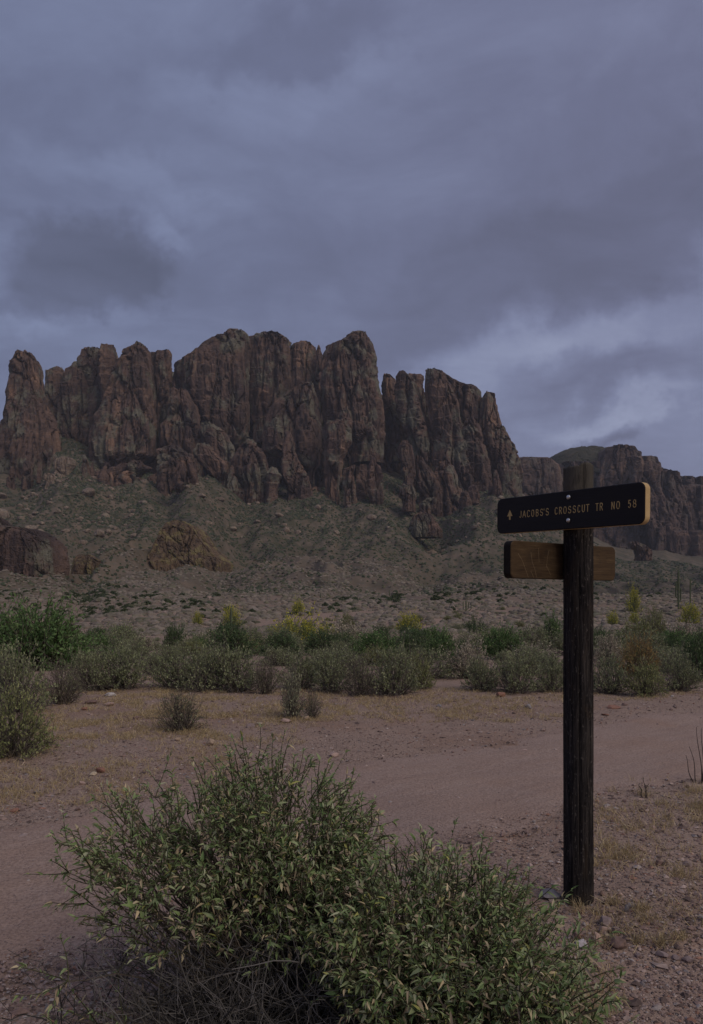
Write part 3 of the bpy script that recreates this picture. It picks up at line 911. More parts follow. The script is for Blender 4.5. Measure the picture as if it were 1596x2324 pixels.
def glyph(ch):
    """single-stroke letters in a box of width 0..1, height 0..1"""
    S = arc(.5, .74, .44, .26, 25, 180, 8) + arc(.5, .76, .44, .26, 180, 255, 4) + arc(.5, .26, .46, .26, 80, -20, 6) + arc(.5, .26, .46, .26, -25, -160, 8)
    return {
        'J': [[(.75, 1), (.75, .28)] + arc(.38, .28, .37, .28, -10, -150, 8)],
        'A': [[(0, 0), (.5, 1), (1, 0)], [(.17, .34), (.83, .34)]],
        'C': [arc(.55, .68, .47, .32, 30, 180, 8) + arc(.55, .32, .47, .32, 180, 330, 8)],
        'O': [arc(.5, .66, .45, .34, 0, 180, 9) + arc(.5, .34, .45, .34, 180, 360, 9) + [(.95, .66)]],
        'B': [[(.08, 0), (.08, 1), (.5, 1)] + arc(.5, .77, .38, .23, 80, -90, 8) + [(.08, .54)], [(.5, .54)] + arc(.5, .27, .44, .27, 80, -90, 8) + [(.08, 0)]],
        'S': [S],
        "'": [[(.5, 1), (.42, .78)]],
        'R': [[(.08, 0), (.08, 1), (.5, 1)] + arc(.5, .75, .42, .25, 80, -90, 8) + [(.08, .5)], [(.5, .5), (.95, 0)]],
        'U': [[(.05, 1), (.05, .34)] + arc(.5, .34, .45, .34, 190, 350, 9) + [(.95, .34), (.95, 1)]],
        'T': [[(0, 1), (1, 1)], [(.5, 1), (.5, 0)]],
        'N': [[(.06, 0), (.06, 1), (.94, 0), (.94, 1)]],
        '5': [[(.9, 1), (.2, 1), (.12, .56)] + arc(.48, .32, .46, .32, 120, -150, 11)],
        '8': [arc(.5, .76, .37, .24, -90, 270, 13), arc(.5, .26, .46, .26, -90, 270, 13)],
    }[ch]


def stroke_mesh(name, strokes, rad, mat):
    """strokes: list of (n,2) points in board x,z; a shallow rounded bead on the face"""
    Vs, Fs, off = [], [], 0
    parts = []
    for st in strokes:                                    # break at sharp corners so that the bead keeps its width
        st = [np.array(q, float) for q in st]
        st = [st[0]] + [b for a, b in zip(st[:-1], st[1:]) if np.linalg.norm(b - a) > 1e-5]
        cur = [st[0]]
        for i in range(1, len(st)):
            cur.append(st[i])
            if i < len(st) - 1:
                u, v = st[i] - st[i - 1], st[i + 1] - st[i]
                if u @ v < 0.45 * np.linalg.norm(u) * np.linalg.norm(v):
                    parts.append(cur)
                    cur = [st[i]]
        parts.append(cur)
    for st in parts:
        p = np.array(st, float)
        P = np.stack([p[:, 0], np.full(len(p), 0.0), p[:, 1]], -1)
        d0 = (P[0] - P[1]) / np.linalg.norm(P[0] - P[1])
        d1 = (P[-1] - P[-2]) / np.linalg.norm(P[-1] - P[-2])
        P = np.vstack([P[0] + d0 * rad * .9, P[0] + d0 * rad * .5, P, P[-1] + d1 * rad * .5, P[-1] + d1 * rad * .9])
        R = np.full(len(P), rad)
        R[0] = R[-1] = rad * 0.2
        R[1] = R[-2] = rad * 0.8
        v, f = tubes(P[None], R[None], 8)
        v[:, 1] *= 0.3
        Vs.append(v)
        Fs.append(f + off)
        off += len(v)
    return mk_mesh(name, np.vstack(Vs), [np.vstack(Fs)], [mat], smooth=True)


def build_sign():
    base = gz1(POST_X, POST_Y)
    root = add('trail_sign', None, loc=(POST_X, POST_Y, base), label='dark weathered wooden post carrying two trail sign boards', cat='sign')
    root.empty_display_size = 0.2
    H = EYE + (HY - 1053) / F * POST_Y - base
    # post: rough rounded square, checks and a chipped top
    nth, nz = 72, 200
    th = np.linspace(0, 2 * math.pi, nth, endpoint=False)
    z = np.linspace(-0.25, H, nz)
    TH, ZZ = np.meshgrid(th, z)
    rr = POST_R / (np.abs(np.cos(TH)) ** 2.4 + np.abs(np.sin(TH)) ** 2.4) ** (1 / 2.4)
    rr = rr + 0.0022 * fbm(np.cos(TH) * 5, np.sin(TH) * 5, ZZ * 1.3, 3) + 0.0016 * ridged(np.cos(TH) * 14, np.sin(TH) * 14, ZZ * 0.9, 2)
    for a0, dep, wob, w, z0, z1 in ((-1.92, 0.012, 0.05, 0.045, 0.1, 1.62), (-1.25, 0.006, 0.08, 0.035, 0.0, 1.2), (-1.68, 0.010, 0.03, 0.04, 1.55, 2.1),
                                    (-2.2, 0.007, 0.05, 0.03, 0.0, 0.7), (-1.05, 0.007, 0.05, 0.03, 0.9, 1.7), (0.4, 0.008, .05, .04, 0, 2), (2.2, 0.008, .05, .04, 0, 2)):
        ac = a0 + wob * noise3(ZZ * 1.7, a0 * 9, 0)
        dlt = np.angle(np.exp(1j * (TH - ac)))
        rr = rr - dep * np.exp(-(dlt / w) ** 2) * smooth(z0, z0 + .15, ZZ) * (1 - smooth(z1 - .15, z1, ZZ))
    for ka, kz, kr in ((-1.15, 0.90, 0.018), (-1.62, 1.42, 0.016), (-1.45, 0.47, 0.015)):
        dd = np.hypot(np.angle(np.exp(1j * (TH - ka))) * POST_R, (ZZ - kz) * 0.7)
        rr = rr + 0.0035 * np.exp(-(dd / kr) ** 2) - 0.004 * np.exp(-((dd - kr) / 0.004) ** 2)
    rot = math.radians(8)
    X, Y = rr * np.cos(TH + rot), rr * np.sin(TH + rot)
    lean = -0.0006 * (ZZ / H)
    X = X + lean
    Zt = ZZ.copy()
    topm = smooth(H - 0.06, H, ZZ)
    Zt -= topm * 0.014 * (0.5 + noise3(X * 30, Y * 30, 4.0) + 0.9 * (X < -0.012))
    V = np.stack([X, Y, Zt], -1).reshape(-1, 3)
    V = np.vstack([V, [[0, 0, H - 0.010]]])
    i = np.arange(nth)
    fan = np.stack([(nz - 1) * nth + i, (nz - 1) * nth + (i + 1) % nth, np.full(nth, len(V) - 1)], -1)
    add('post', mk_mesh('post', V, [grid_faces(nz, nth, True), fan], [M_POST], smooth=True), root)

    # upper board, its near end to the right
    d1 = np.array([0.569, -0.822])
    n1 = np.array([-0.822, -0.569])
    T1 = 0.038
    o, d = board_frame(d1, n1 * (POST_R + 0.004 + T1))
    sL, sR = s_at(1128, o, d), s_at(1464, o, d)
    L = sR - sL
    PL, PR = o + d * sL, o + d * sR
    zc = lambda py, Yd: EYE + (HY - py) / F * Yd
    ztl, zbl, ztr, zbr = zc(1134, PL[1]), zc(1211, PL[1]), zc(1091, PR[1]), zc(1190, PR[1])
    Hh = ((ztl - zbl) + (ztr - zbr)) / 2
    zl, zr = (ztl + zbl) / 2, (ztr + zbr) / 2
    tilt = math.atan2(zr - zl, L)
    ang = math.atan2(d[1], d[0])
    ub = add('sign_board', rounded_board('sign_board', L, Hh, T1, 0.030, [M_PAINT, M_EDGE, M_EDGE]), root,
             loc=(PL[0] - POST_X, PL[1] - POST_Y, zl - base), rot=(0, -tilt, ang), label='dark brown board reading Jacobs\'s Crosscut Tr No 58')
    cs = lambda c: s_at((1740 + c / 2.574) / 1.5664, o, d) - sL
    lh = 0.0335
    spans = [("JACOBS'S", ((275, 297), (303, 335), (343, 372), (383, 411), (424, 452), (463, 492), (494, 506), (515, 545))),
             ('CROSSCUT', ((597, 624), (637, 665), (676, 708), (720, 750), (762, 792), (805, 832), (845, 875), (883, 915))),
             ('TR', ((970, 1000), (1008, 1040))), ('NO', ((1115, 1147), (1160, 1195))), ('58', ((1268, 1296), (1310, 1347)))]
    rad = 0.00175
    for word, sp in spans:
        for ch, (a, b) in zip(word, sp):
            xa, xb = cs(a) + rad, cs(b) - rad
            st = [[(xa + (xb - xa) * u, (v - 0.5) * (lh - 2 * rad)) for u, v in s] for s in glyph(ch)]
            add('letter', stroke_mesh('letter', st, rad, M_LETTER), ub)
    ax = cs(188)
    aw = cs(213) - cs(165)
    tri = [(ax - aw / 2, 0.0), (ax + aw / 2, 0.0), (ax, 0.030)]
    stem = [(ax - aw * .14, -0.017), (ax + aw * .14, -0.017), (ax + aw * .14, 0.0), (ax - aw * .14, 0.0)]
    poly = [tri[0], stem[3], stem[0], stem[1], stem[2], tri[1], tri[2]]
    V = np.array([(x, -0.0008, z - 0.004) for x, z in poly] + [(x, 0.002, z - 0.004) for x, z in poly])
    fr = [[0, 1, 6], [1, 4, 6], [4, 5, 6], [1, 2, 3], [1, 3, 4]]
    sides = [[i, (i + 1) % 7, (i + 1) % 7 + 7, i + 7] for i in range(7)]
    add('arrow', mk_mesh('arrow', V, [np.array(fr), np.array(sides)], [M_LETTER]), ub)
    # domed bolts
    bx = s_at(1290.5, o, d) - sL
    prof = [(0.0105, 0.0), (0.0105, -0.0015), (0.0098, -0.0040), (0.0078, -0.0062), (0.0045, -0.0076), (0.0012, -0.0080)]
    ns = 20
    a = np.arange(ns) / ns * 2 * math.pi
    V = np.vstack([np.stack([r * np.cos(a), np.full(ns, y), r * np.sin(a)], -1) for r, y in prof])
    V = np.vstack([V, [[0, -0.0081, 0]]])
    fan = np.stack([(len(prof) - 1) * ns + np.arange(ns), (len(prof) - 1) * ns + (np.arange(ns) + 1) % ns, np.full(ns, len(V) - 1)], -1)
    bm = mk_mesh('bolt', V, [grid_faces(len(prof), ns, True)[:, ::-1], fan[:, ::-1]], [M_BOLT], smooth=True)
    by = (o + d * s_at(1290.5, o, d))[1]
    for py in (1128.5, 1181):
        zb = EYE + (HY - py) / F * by - (zl + (zr - zl) * bx / L)
        add('bolt', bm, ub, loc=(bx, 0, zb))

    # lower board, behind the post, bare back towards the camera
    d2 = np.array([0.822, 0.569])
    n2 = np.array([-0.569, 0.822])
    T2 = 0.046
    o2, d = board_frame(d2, n2 * (POST_R + 0.002))
    sL, sR = s_at(1160, o2, d), s_at(1397, o2, d)
    L2 = sR - sL
    PL, PR = o2 + d * sL, o2 + d * sR
    ztl, zbl, ztr, zbr = zc(1226, PL[1]), zc(1312, PL[1]), zc(1242, PR[1]), zc(1318, PR[1])
    Hh2 = ((ztl - zbl) + (ztr - zbr)) / 2
    zl, zr = (ztl + zbl) / 2, (ztr + zbr) / 2
    lb = add('back_board', rounded_board('back_board', L2, Hh2, T2, 0.026, [M_BACK, M_PAINT2, M_PAINT2]), root,
             loc=(PL[0] - POST_X, PL[1] - POST_Y, zl - base), rot=(0, -math.atan2(zr - zl, L2), math.atan2(d[1], d[0])),
             label='bare brown back of a second board, scratched, behind the post')
    cs2 = lambda c: s_at((1740 + c / 2.574) / 1.5664, o2, d) - sL
    zrow = lambda c: EYE + (HY - (1620 + c / 2.574) / 1.5664) / F * PL[1] - zl
    for pts in ([(262, 890), (300, 950), (330, 1030), (358, 1108)], [(380, 870), (392, 960), (420, 1040), (432, 1105)], [(450, 830), (452, 900), (456, 960)],
                [(545, 845), (530, 930), (522, 1010)], [(380, 1050), (395, 1080), (405, 1108)], [(525, 1000), (545, 1040), (560, 1080)]):
        st = [[(cs2(a), zrow(b)) for a, b in pts]]
        add('scratch', stroke_mesh('scratch', st, 0.0011, M_SCRATCH), lb)


build_sign()

# ------------------------------------------------------------------ the big leafy bush in front
LEAF_T = np.array([(0, 0, 0), (-.5, .30, .10), (0, .32, 0), (.5, .30, .10), (-.34, .66, .06), (0, .68, -.03), (.34, .66, .06), (0, 1.0, -.16)], float)
LEAF_F = np.array([(0, 2, 1), (0, 3, 2), (1, 2, 4), (2, 5, 4), (2, 3, 5), (3, 6, 5), (4, 5, 7), (5, 6, 7)])


def leaf_template(wid, curl, fold):
    t = LEAF_T.copy()
    t[:, 0] *= wid
    t[:, 2] = np.abs(LEAF_T[:, 0]) * fold * wid * 2 - curl * t[:, 1] ** 2
    return t


def bezier(a, b, c, n):
    t = np.linspace(0, 1, n)[None, :, None]
    return (1 - t) ** 2 * a[:, None] + 2 * t * (1 - t) * b[:, None] + t * t * c[:, None]


LEAF_COLS = np.array([(0.165, 0.225, 0.085), (0.205, 0.262, 0.120), (0.255, 0.300, 0.155), (0.320, 0.335, 0.210), (0.120, 0.185, 0.065),
                      (0.400, 0.345, 0.220), (0.47, 0.38, 0.235), (0.33, 0.265, 0.18), (0.34, 0.34, 0.11), (0.22, 0.17, 0.125)])
LEAF_W = np.array([.22, .21, .16, .09, .16, .04, .04, .04, .03, .03])


def build_bush():
    rng = np.random.default_rng(21)
    lobes = [  # centre, radii, tips, lowest direction allowed
        ((-0.29, 2.56, 0.46), (0.35, 0.34, 0.33), 150, 0.05),
        ((-0.54, 2.46, 0.44), (0.40, 0.32, 0.29), 105, -0.10),
        ((0.22, 2.22, 0.32), (0.36, 0.34, 0.25), 175, -0.10),
        ((0.38, 2.05, 0.24), (0.30, 0.33, 0.25), 130, -0.5),
        ((0.30, 1.96, 0.16), (0.28, 0.22, 0.24), 50, -0.3),
        ((-0.16, 2.40, 0.36), (0.26, 0.24, 0.20), 50, 0.1),
    ]
    tips, dirs, roots = [], [], []
    for li, (c, r, n, low) in enumerate(lobes):
        d = rng.normal(size=(n * 4, 3))
        d /= np.linalg.norm(d, axis=1, keepdims=True)
        d = d[(d[:, 2] > low) & (d[:, 1] < 0.75)][:n]
        rad = rng.uniform(0.55, 1.06, (len(d), 1)) ** 0.7
        lump = 1 + 0.36 * noise3(d[:, 0] * 2.6 + li * 7, d[:, 1] * 2.6, d[:, 2] * 2.6)[:, None]
        tips.append(np.array(c) + d * np.array(r) * rad * lump)
        dirs.append(d)
        rt = np.array([-0.16, 2.44, 0]) if li in (0, 1, 5) else np.array([0.24, 2.16, 0])
        roots.append(rt + rng.normal(size=(len(d), 3)) * (0.07, 0.06, 0.0))
    tips, dirs, roots = np.vstack(tips), np.vstack(dirs), np.vstack(roots)
    # a low straggling branch on the far left
    ex = np.array([(-0.80, 2.1, 0.20), (-0.84, 2.07, 0.10), (-0.90, 2.10, 0.08), (-0.82, 2.12, 0.30), (-0.88, 2.06, 0.14), (-0.79, 2.08, 0.06)])
    tips = np.vstack([tips, ex])
    dirs = np.vstack([dirs, np.tile([(-0.7, -0.2, -0.3)], (len(ex), 1))])
    roots = np.vstack([roots, np.tile([(-0.25, 2.38, 0.03)], (len(ex), 1))])
    n = len(tips)
    roots[:, 2] = ground_z(roots[:, 0], roots[:, 1]) - 0.01
    ctrl = roots * 0.45 + tips * 0.55
    ctrl[:, 2] = roots[:, 2] + (tips[:, 2] - roots[:, 2]) * rng.uniform(0.35, 0.8, n)
    ctrl += rng.normal(size=(n, 3)) * 0.05
    K = 9
    P = bezier(roots, ctrl, tips, K)
    P[:, 1:-1] += rng.normal(size=(n, K - 2, 3)) * 0.008
    R = np.linspace(1, 0.35, K)[None] * rng.uniform(0.0030, 0.0052, (n, 1))
    v1, f1 = tubes(P, R, 5)
    c1_ = np.repeat(rng.uniform(0.75, 1.2, (n, 1)) * np.array([(0.115, 0.095, 0.075)]), K * 5, 0)
    # leafy shoots near every tip
    ns = 5
    tI = np.repeat(np.arange(n), ns)
    sd = dirs[tI] * np.array([0.9, 0.9, 0.7]) + rng.normal(size=(n * ns, 3)) * 0.55 + np.array([0, 0, 0.35])
    sd /= np.linalg.norm(sd, axis=1, keepdims=True)
    start = P[tI, rng.integers(K - 3, K, n * ns)]
    ln = rng.uniform(0.05, 0.14, (n * ns, 1))
    end = start + sd * ln + np.array([0, 0, 0.02])
    mid = (start + end) / 2 + rng.normal(size=start.shape) * 0.010
    SP = bezier(start, mid, end, 5)
    v2, f2 = tubes(SP, np.linspace(0.0021, 0.0009, 5)[None], 4)
    c2_ = np.repeat(rng.uniform(0.6, 1.2, (len(start), 1)) * np.array([(0.075, 0.075, 0.042)]), 20, 0)
    bush = add('leafy_bush', None, loc=(0, 2.3, 0), label='large grey-green leafy bush with dead twigs, nearest the camera', cat='bush')
    sh = np.array([0, 2.3, 0])
    add('branches', mk_mesh('branches', np.vstack([v1, v2]) - sh, [np.vstack([f1, f2 + len(v1)])], [M_TWIG], np.vstack([c1_, c2_])), bush)
    # leaves along the shoots: alternate, denser at the ends
    nl = 13
    tt = np.concatenate([np.linspace(0.15, 0.95, nl - 3), [0.98, 1.0, 1.0]])
    sI = np.repeat(np.arange(len(start)), nl)
    tl = np.tile(tt, len(start)) + rng.normal(size=len(sI)) * 0.04
    tl = np.clip(tl, 0.02, 1.0)[:, None]
    pos = (1 - tl) ** 2 * start[sI] + 2 * tl * (1 - tl) * mid[sI] + tl * tl * end[sI]
    ax = sd[sI]
    rad = rng.normal(size=pos.shape)
    rad -= (rad * ax).sum(1, keepdims=True) * ax
    rad /= np.linalg.norm(rad, axis=1, keepdims=True) + 1e-9
    spread = np.where(tl > 0.96, 0.55, 1.15)
    ld = ax * 1.2 + rad * spread + np.array([0, 0, 0.12])
    old = (rng.random(len(pos)) < 0.22) & (tl[:, 0] < 0.9)
    ld[old] += np.array([0, 0, -1.2])
    size = np.clip(np.exp(rng.normal(-4.02, 0.40, len(pos))), 0.008, 0.033) * np.where(tl[:, 0] > 0.96, 0.95, 1.0) * rng.uniform(0.85, 1.2, len(pos))
    ci = rng.choice(len(LEAF_COLS), len(pos), p=LEAF_W / LEAF_W.sum())
    drier = old & (rng.random(len(pos)) < 0.75)
    ci[drier] = rng.choice([5, 6, 7, 9, 3], drier.sum())
    # a few dead leaves hanging inside the bush
    nd = 1500
    k = rng.integers(0, n, nd)
    dpos = P[k, rng.integers(3, K, nd)] + rng.normal(size=(nd, 3)) * 0.02
    pos = np.vstack([pos, dpos])
    ld = np.vstack([ld, rng.normal(size=(nd, 3)) * 0.6 + np.array([0, 0, -1.0])])
    size = np.concatenate([size, rng.uniform(0.018, 0.036, nd)])
    ci = np.concatenate([ci, rng.choice([5, 6, 7, 9, 9, 3], nd)])
    roll = rng.normal(size=len(pos)) * 0.6
    B = dir_basis(ld, roll=roll)
    # 40 % broader leaves, the rest narrow and curled
    kinds = [leaf_template(0.26, 0.22, 0.35), leaf_template(0.38, 0.28, 0.30), leaf_template(0.20, 0.45, 0.6), leaf_template(0.30, 0.42, 0.45)]
    kind = rng.choice(4, len(pos), p=[.32, .22, .24, .22])
    # the 300 leaves that show largest are objects of their own
    q = (pos[:, 0] / pos[:, 1]) * F + CX
    pyy = HY + (EYE - pos[:, 2]) / pos[:, 1] * F
    vis = (q > 20) & (q < 1500) & (pyy < 2300) & (pyy > 1650)
    score = size / pos[:, 1] * np.where(vis, 1, 0)
    c = np.array([0, 2.3, 0.3])
    out = pos - c
    score = score * (1 + 0.6 * np.clip(-out[:, 1] + out[:, 2], -0.5, 0.7))
    top = np.argsort(-score)[:300]
    single = np.zeros(len(pos), bool)
    single[top] = True
    V, Fc, C, off = [], [], [], 0
    for kk in range(4):
        s = (kind == kk) & ~single
        v, f = scatter(kinds[kk], LEAF_F, pos[s], B[s], size[s])
        V.append(v)
        Fc.append(f + off)
        C.append(np.repeat(LEAF_COLS[ci[s]] * rng.uniform(0.8, 1.2, (s.sum(), 1)) * 1.32, 8, 0))
        off += len(v)
    add('foliage', mk_mesh('foliage', np.vstack(V) - sh, [np.vstack(Fc)], [M_LEAF], np.vstack(C), smooth=True), bush, kind='stuff')
    cache = {}
    for i in top:
        key = (int(kind[i]), int(ci[i]))
        if key not in cache:
            cache[key] = mk_mesh('leaf', kinds[key[0]], [LEAF_F], [M_LEAF], np.tile(LEAF_COLS[key[1]] * 1.32, (8, 1)), smooth=True)
        o = add('leaf', cache[key], bush)
        m = Matrix([[*(B[i][r] * size[i]), pos[i][r] - sh[r]] for r in range(3)] + [[0, 0, 0, 1]])
        o.matrix_local = m
    # dead grey twigs tangled under the left and middle
    nt = 1500
    a = np.stack([rng.normal(-0.20, 0.24, nt), rng.normal(2.28, 0.17, nt), np.abs(rng.normal(0.03, 0.05, nt))], -1)
    ang = rng.uniform(0, 2 * math.pi, nt)
    ln = rng.uniform(0.12, 0.42, nt)
    b = a + np.stack([np.cos(ang) * ln, np.sin(ang) * ln * 0.7 - 0.05, rng.uniform(-0.02, 0.40, nt)], -1)
    b[:, 2] = np.maximum(b[:, 2], 0.015)
    m_ = (a + b) / 2 + rng.normal(size=a.shape) * 0.09
    TP = bezier(a, m_, b, 10)
    TP[:, 1:] += np.cumsum(rng.normal(size=(nt, 9, 3)) * 0.011, 1)
    TP[..., 2] = np.maximum(TP[..., 2], 0.006)
    v, f = tubes(TP, np.linspace(1, 0.4, 10)[None] * rng.uniform(0.0011, 0.0030, (nt, 1)), 4)
    c = np.repeat(rng.uniform(0.25, 1.0, (nt, 1)) ** 1.5 * np.array([(0.17, 0.16, 0.15)]), 40, 0)
    nf = 1800
    k = rng.integers(0, nt, nf)
    a = TP[k, rng.integers(3, 10, nf)]
    b = a + rng.normal(size=(nf, 3)) * 0.045
    v2, f2 = tubes(bezier(a, (a + b) / 2 + rng.normal(size=a.shape) * 0.015, b, 4), np.linspace(0.0011, 0.0005, 4)[None], 3)
    c2 = np.repeat(rng.uniform(0.4, 1.1, (nf, 1)) * np.array([(0.19, 0.175, 0.16)]), 12, 0)
    add('dead_twigs', mk_mesh('dead_twigs', np.vstack([v, v2]) - sh, [np.vstack([f, f2 + len(v)])], [M_TWIG], np.vstack([c, c2])), bush, kind='stuff')


build_bush()

# ------------------------------------------------------------------ shrubs, trees, cacti
QUAD_T = np.array([(-.5, 0, 0), (.5, 0, 0), (.32, 1, .12), (-.32, 1, .12)], float)
QUAD_F = np.array([(0, 1, 2, 3)])

KINDS = {
    # colours of leaves with weights, twig colour, leaves, leaf size, lowest leaf radius, height, openness
    'brittle': dict(cols=[(.200, .208, .128), (.240, .242, .155), (.160, .170, .098), (.285, .280, .190), (.13, .138, .08)], w=[.32, .25, .25, .08, .1], twig=(.15, .13, .115), n=4600, size=(.028, .050), inner=.66, lift=.16),
    'olive': dict(cols=[(.185, .190, .095), (.22, .215, .11), (.15, .160, .075), (.31, .29, .15)], w=[.3, .3, .3, .1], twig=(.14, .12, .10), n=4600, size=(.028, .052), inner=.62, lift=.08),
    'green': dict(cols=[(.090, .145, .060), (.115, .165, .075), (.070, .115, .045), (.15, .19, .09)], w=[.3, .3, .3, .1], twig=(.10, .085, .07), n=7500, size=(.034, .058), inner=.6, lift=.04),
    'dark': dict(cols=[(.070, .105, .050), (.090, .125, .062), (.055, .085, .042), (.13, .15, .09)], w=[.3, .3, .3, .1], twig=(.09, .08, .07), n=5200, size=(.034, .056), inner=.58, lift=.03),
    'yellow': dict(cols=[(.46, .39, .055), (.36, .33, .065), (.24, .25, .08), (.16, .185, .08)], w=[.32, .26, .22, .2], twig=(.13, .14, .07), n=3000, size=(.030, .060), inner=.45, lift=.15),
    'pink': dict(cols=[(.37, .30, .26), (.42, .35, .30), (.24, .22, .165), (.19, .185, .13)], w=[.38, .22, .22, .18], twig=(.16, .13, .11), n=4600, size=(.026, .046), inner=.62, lift=.06),
    'rust': dict(cols=[(.28, .17, .075), (.225, .155, .07), (.17, .155, .075), (.145, .155, .08)], w=[.3, .25, .25, .2], twig=(.17, .12, .08), n=2800, size=(.022, .070), inner=.4, lift=.1),
    'twiggy': dict(cols=[(.175, .17, .11), (.22, .21, .145), (.13, .125, .085)], w=[.4, .3, .3], twig=(.125, .105, .09), n=900, size=(.030, .055), inner=.35, lift=.1),
    'pale': dict(cols=[(.27, .26, .185), (.34, .32, .24), (.19, .19, .125)], w=[.4, .3, .3], twig=(.15, .13, .11), n=1500, size=(.036, .066), inner=.3, lift=.1),
}
PROTO = {}


def shrub_proto(kind, var):
    key = (kind, var)
    if key in PROTO:
        return PROTO[key]
    k = KINDS[kind]
    rng = np.random.default_rng(1000 + 17 * list(KINDS).index(kind) + var)
    ns = 150 if kind != 'twiggy' else 120
    d = rng.normal(size=(ns * 3, 3))
    d[:, 2] = np.abs(d[:, 2]) * 1.05 + (0.08 if kind not in ('twiggy', 'pale') else 0.4)
    d /= np.linalg.norm(d, axis=1, keepdims=True)
    d = d[:ns]
    lump = 1 + 0.34 * noise3(d[:, 0] * 2.1 + var * 9, d[:, 1] * 2.1, d[:, 2] * 2.1) + rng.normal(size=ns) * 0.07
    tip = d * lump[:, None] * np.array([1, 1, 1.0])
    root = rng.normal(size=(ns, 3)) * np.array([.10, .10, 0]) + tip * np.array([.18, .18, 0])
    ctrl = root * .5 + tip * .5
    ctrl[:, 2] = tip[:, 2] * rng.uniform(.35, .75, ns)
    ctrl += rng.normal(size=(ns, 3)) * .06
    K = 7
    P = bezier(root, ctrl, tip, K)
    P[:, 1:-1] += rng.normal(size=(ns, K - 2, 3)) * .015
    v, f = tubes(P, np.linspace(.013, .0045, K)[None] * rng.uniform(.7, 1.3, (ns, 1)), 3)
    c = np.repeat(rng.uniform(.6, 1.3, (ns, 1)) * np.array([k['twig']]), K * 3, 0)
    # side twigs
    nt = 520
    si = rng.integers(0, ns, nt)
    a = P[si, rng.integers(2, K, nt)]
    b = a + (rng.normal(size=(nt, 3)) * .16 + d[si] * .14)
    b[:, 2] = np.maximum(b[:, 2], .01)
    TP = bezier(a, (a + b) / 2 + rng.normal(size=(nt, 3)) * .03, b, 4)
    v2, f2 = tubes(TP, np.linspace(.0065, .0028, 4)[None], 3)
    c2_ = np.repeat(rng.uniform(.6, 1.3, (nt, 1)) * np.array([k['twig']]), 12, 0)
    br = mk_mesh('branches', np.vstack([v, v2]), [np.vstack([f, f2 + len(v)])], [M_TWIG], np.vstack([c, c2_]))
    # leaves on stems and twigs
    n = k['n']
    half = n // 2
    s1 = rng.integers(0, ns, half)
    t1 = rng.uniform(k['inner'], 1, half) ** .8 * (K - 1)
    i0 = np.clip(t1.astype(int), 0, K - 2)
    fr = (t1 - i0)[:, None]
    p1 = P[s1, i0] * (1 - fr) + P[s1, i0 + 1] * fr
    s2 = rng.integers(0, nt, n - half)
    t2 = rng.integers(1, 4, n - half)
    p2 = TP[s2, t2]
    pos = np.vstack([p1, p2]) + rng.normal(size=(n, 3)) * .022
    keep = pos[:, 2] > k['lift'] * rng.uniform(.5, 1.5, n)
    pos = pos[keep]
    n = len(pos)
    dd = pos / (np.linalg.norm(pos, axis=1, keepdims=True) + 1e-6) + rng.normal(size=(n, 3)) * .8
    size = rng.uniform(*k['size'], n)
    if kind == 'rust':
        sc = np.stack([size * .35, size * 2.2, size], -1)
    else:
        sc = np.stack([size * rng.uniform(.45, .85, n), size * 1.15, size], -1)
    vv, ff = scatter(QUAD_T, QUAD_F, pos, dir_basis(dd, roll=rng.uniform(-1.5, 1.5, n)), sc)
    cols = np.array(k['cols'])
    w = np.array(k['w'])
    ci = rng.choice(len(cols), n, p=w / w.sum())
    if kind in ('yellow', 'pink', 'rust'):           # blossom sits on the outside and upper twigs
        outer = np.linalg.norm(pos, axis=1) * rng.uniform(.7, 1.3, n) > .72
        ci = np.where(outer, rng.choice([0, 1], n), rng.choice([2, 3], n))
    cc = np.repeat(cols[ci] * rng.uniform(.75, 1.25, (n, 1)) * np.array([1.32, 1.42, 1.26]), 4, 0)
    fo = mk_mesh('foliage', vv, [ff], [M_FOL], cc)
    PROTO[key] = (br, fo, float(np.quantile(pos[:, 2], .985)), float(np.quantile(np.abs(pos[:, 0]), .97)))
    return PROTO[key]


def shrub(px, dist, top, width, kind, label, group=None, name='shrub', cat='shrub', var=None, rot=None):
    """a shrub at a bearing and distance whose crown reaches the given height in the picture"""
    X = (px - CX) / F * dist
    g = gz1(X, dist)
    h = EYE + (HY - top) / F * dist - g
    rx = width * 0.84 / F * dist / 2
    var = random.randrange(4) if var is None else var
    br, fo, zt, xt = shrub_proto(kind, var)
    rot = random.uniform(0, 6.28) if rot is None else rot
    o = add(name, None, loc=(X, dist, g - 0.01), rot=(0, 0, rot), scale=(rx / xt, rx / xt, h / zt), label=label, cat=cat, group=group)
    add('branches', br, o)
    add('foliage', fo, o)
    return o


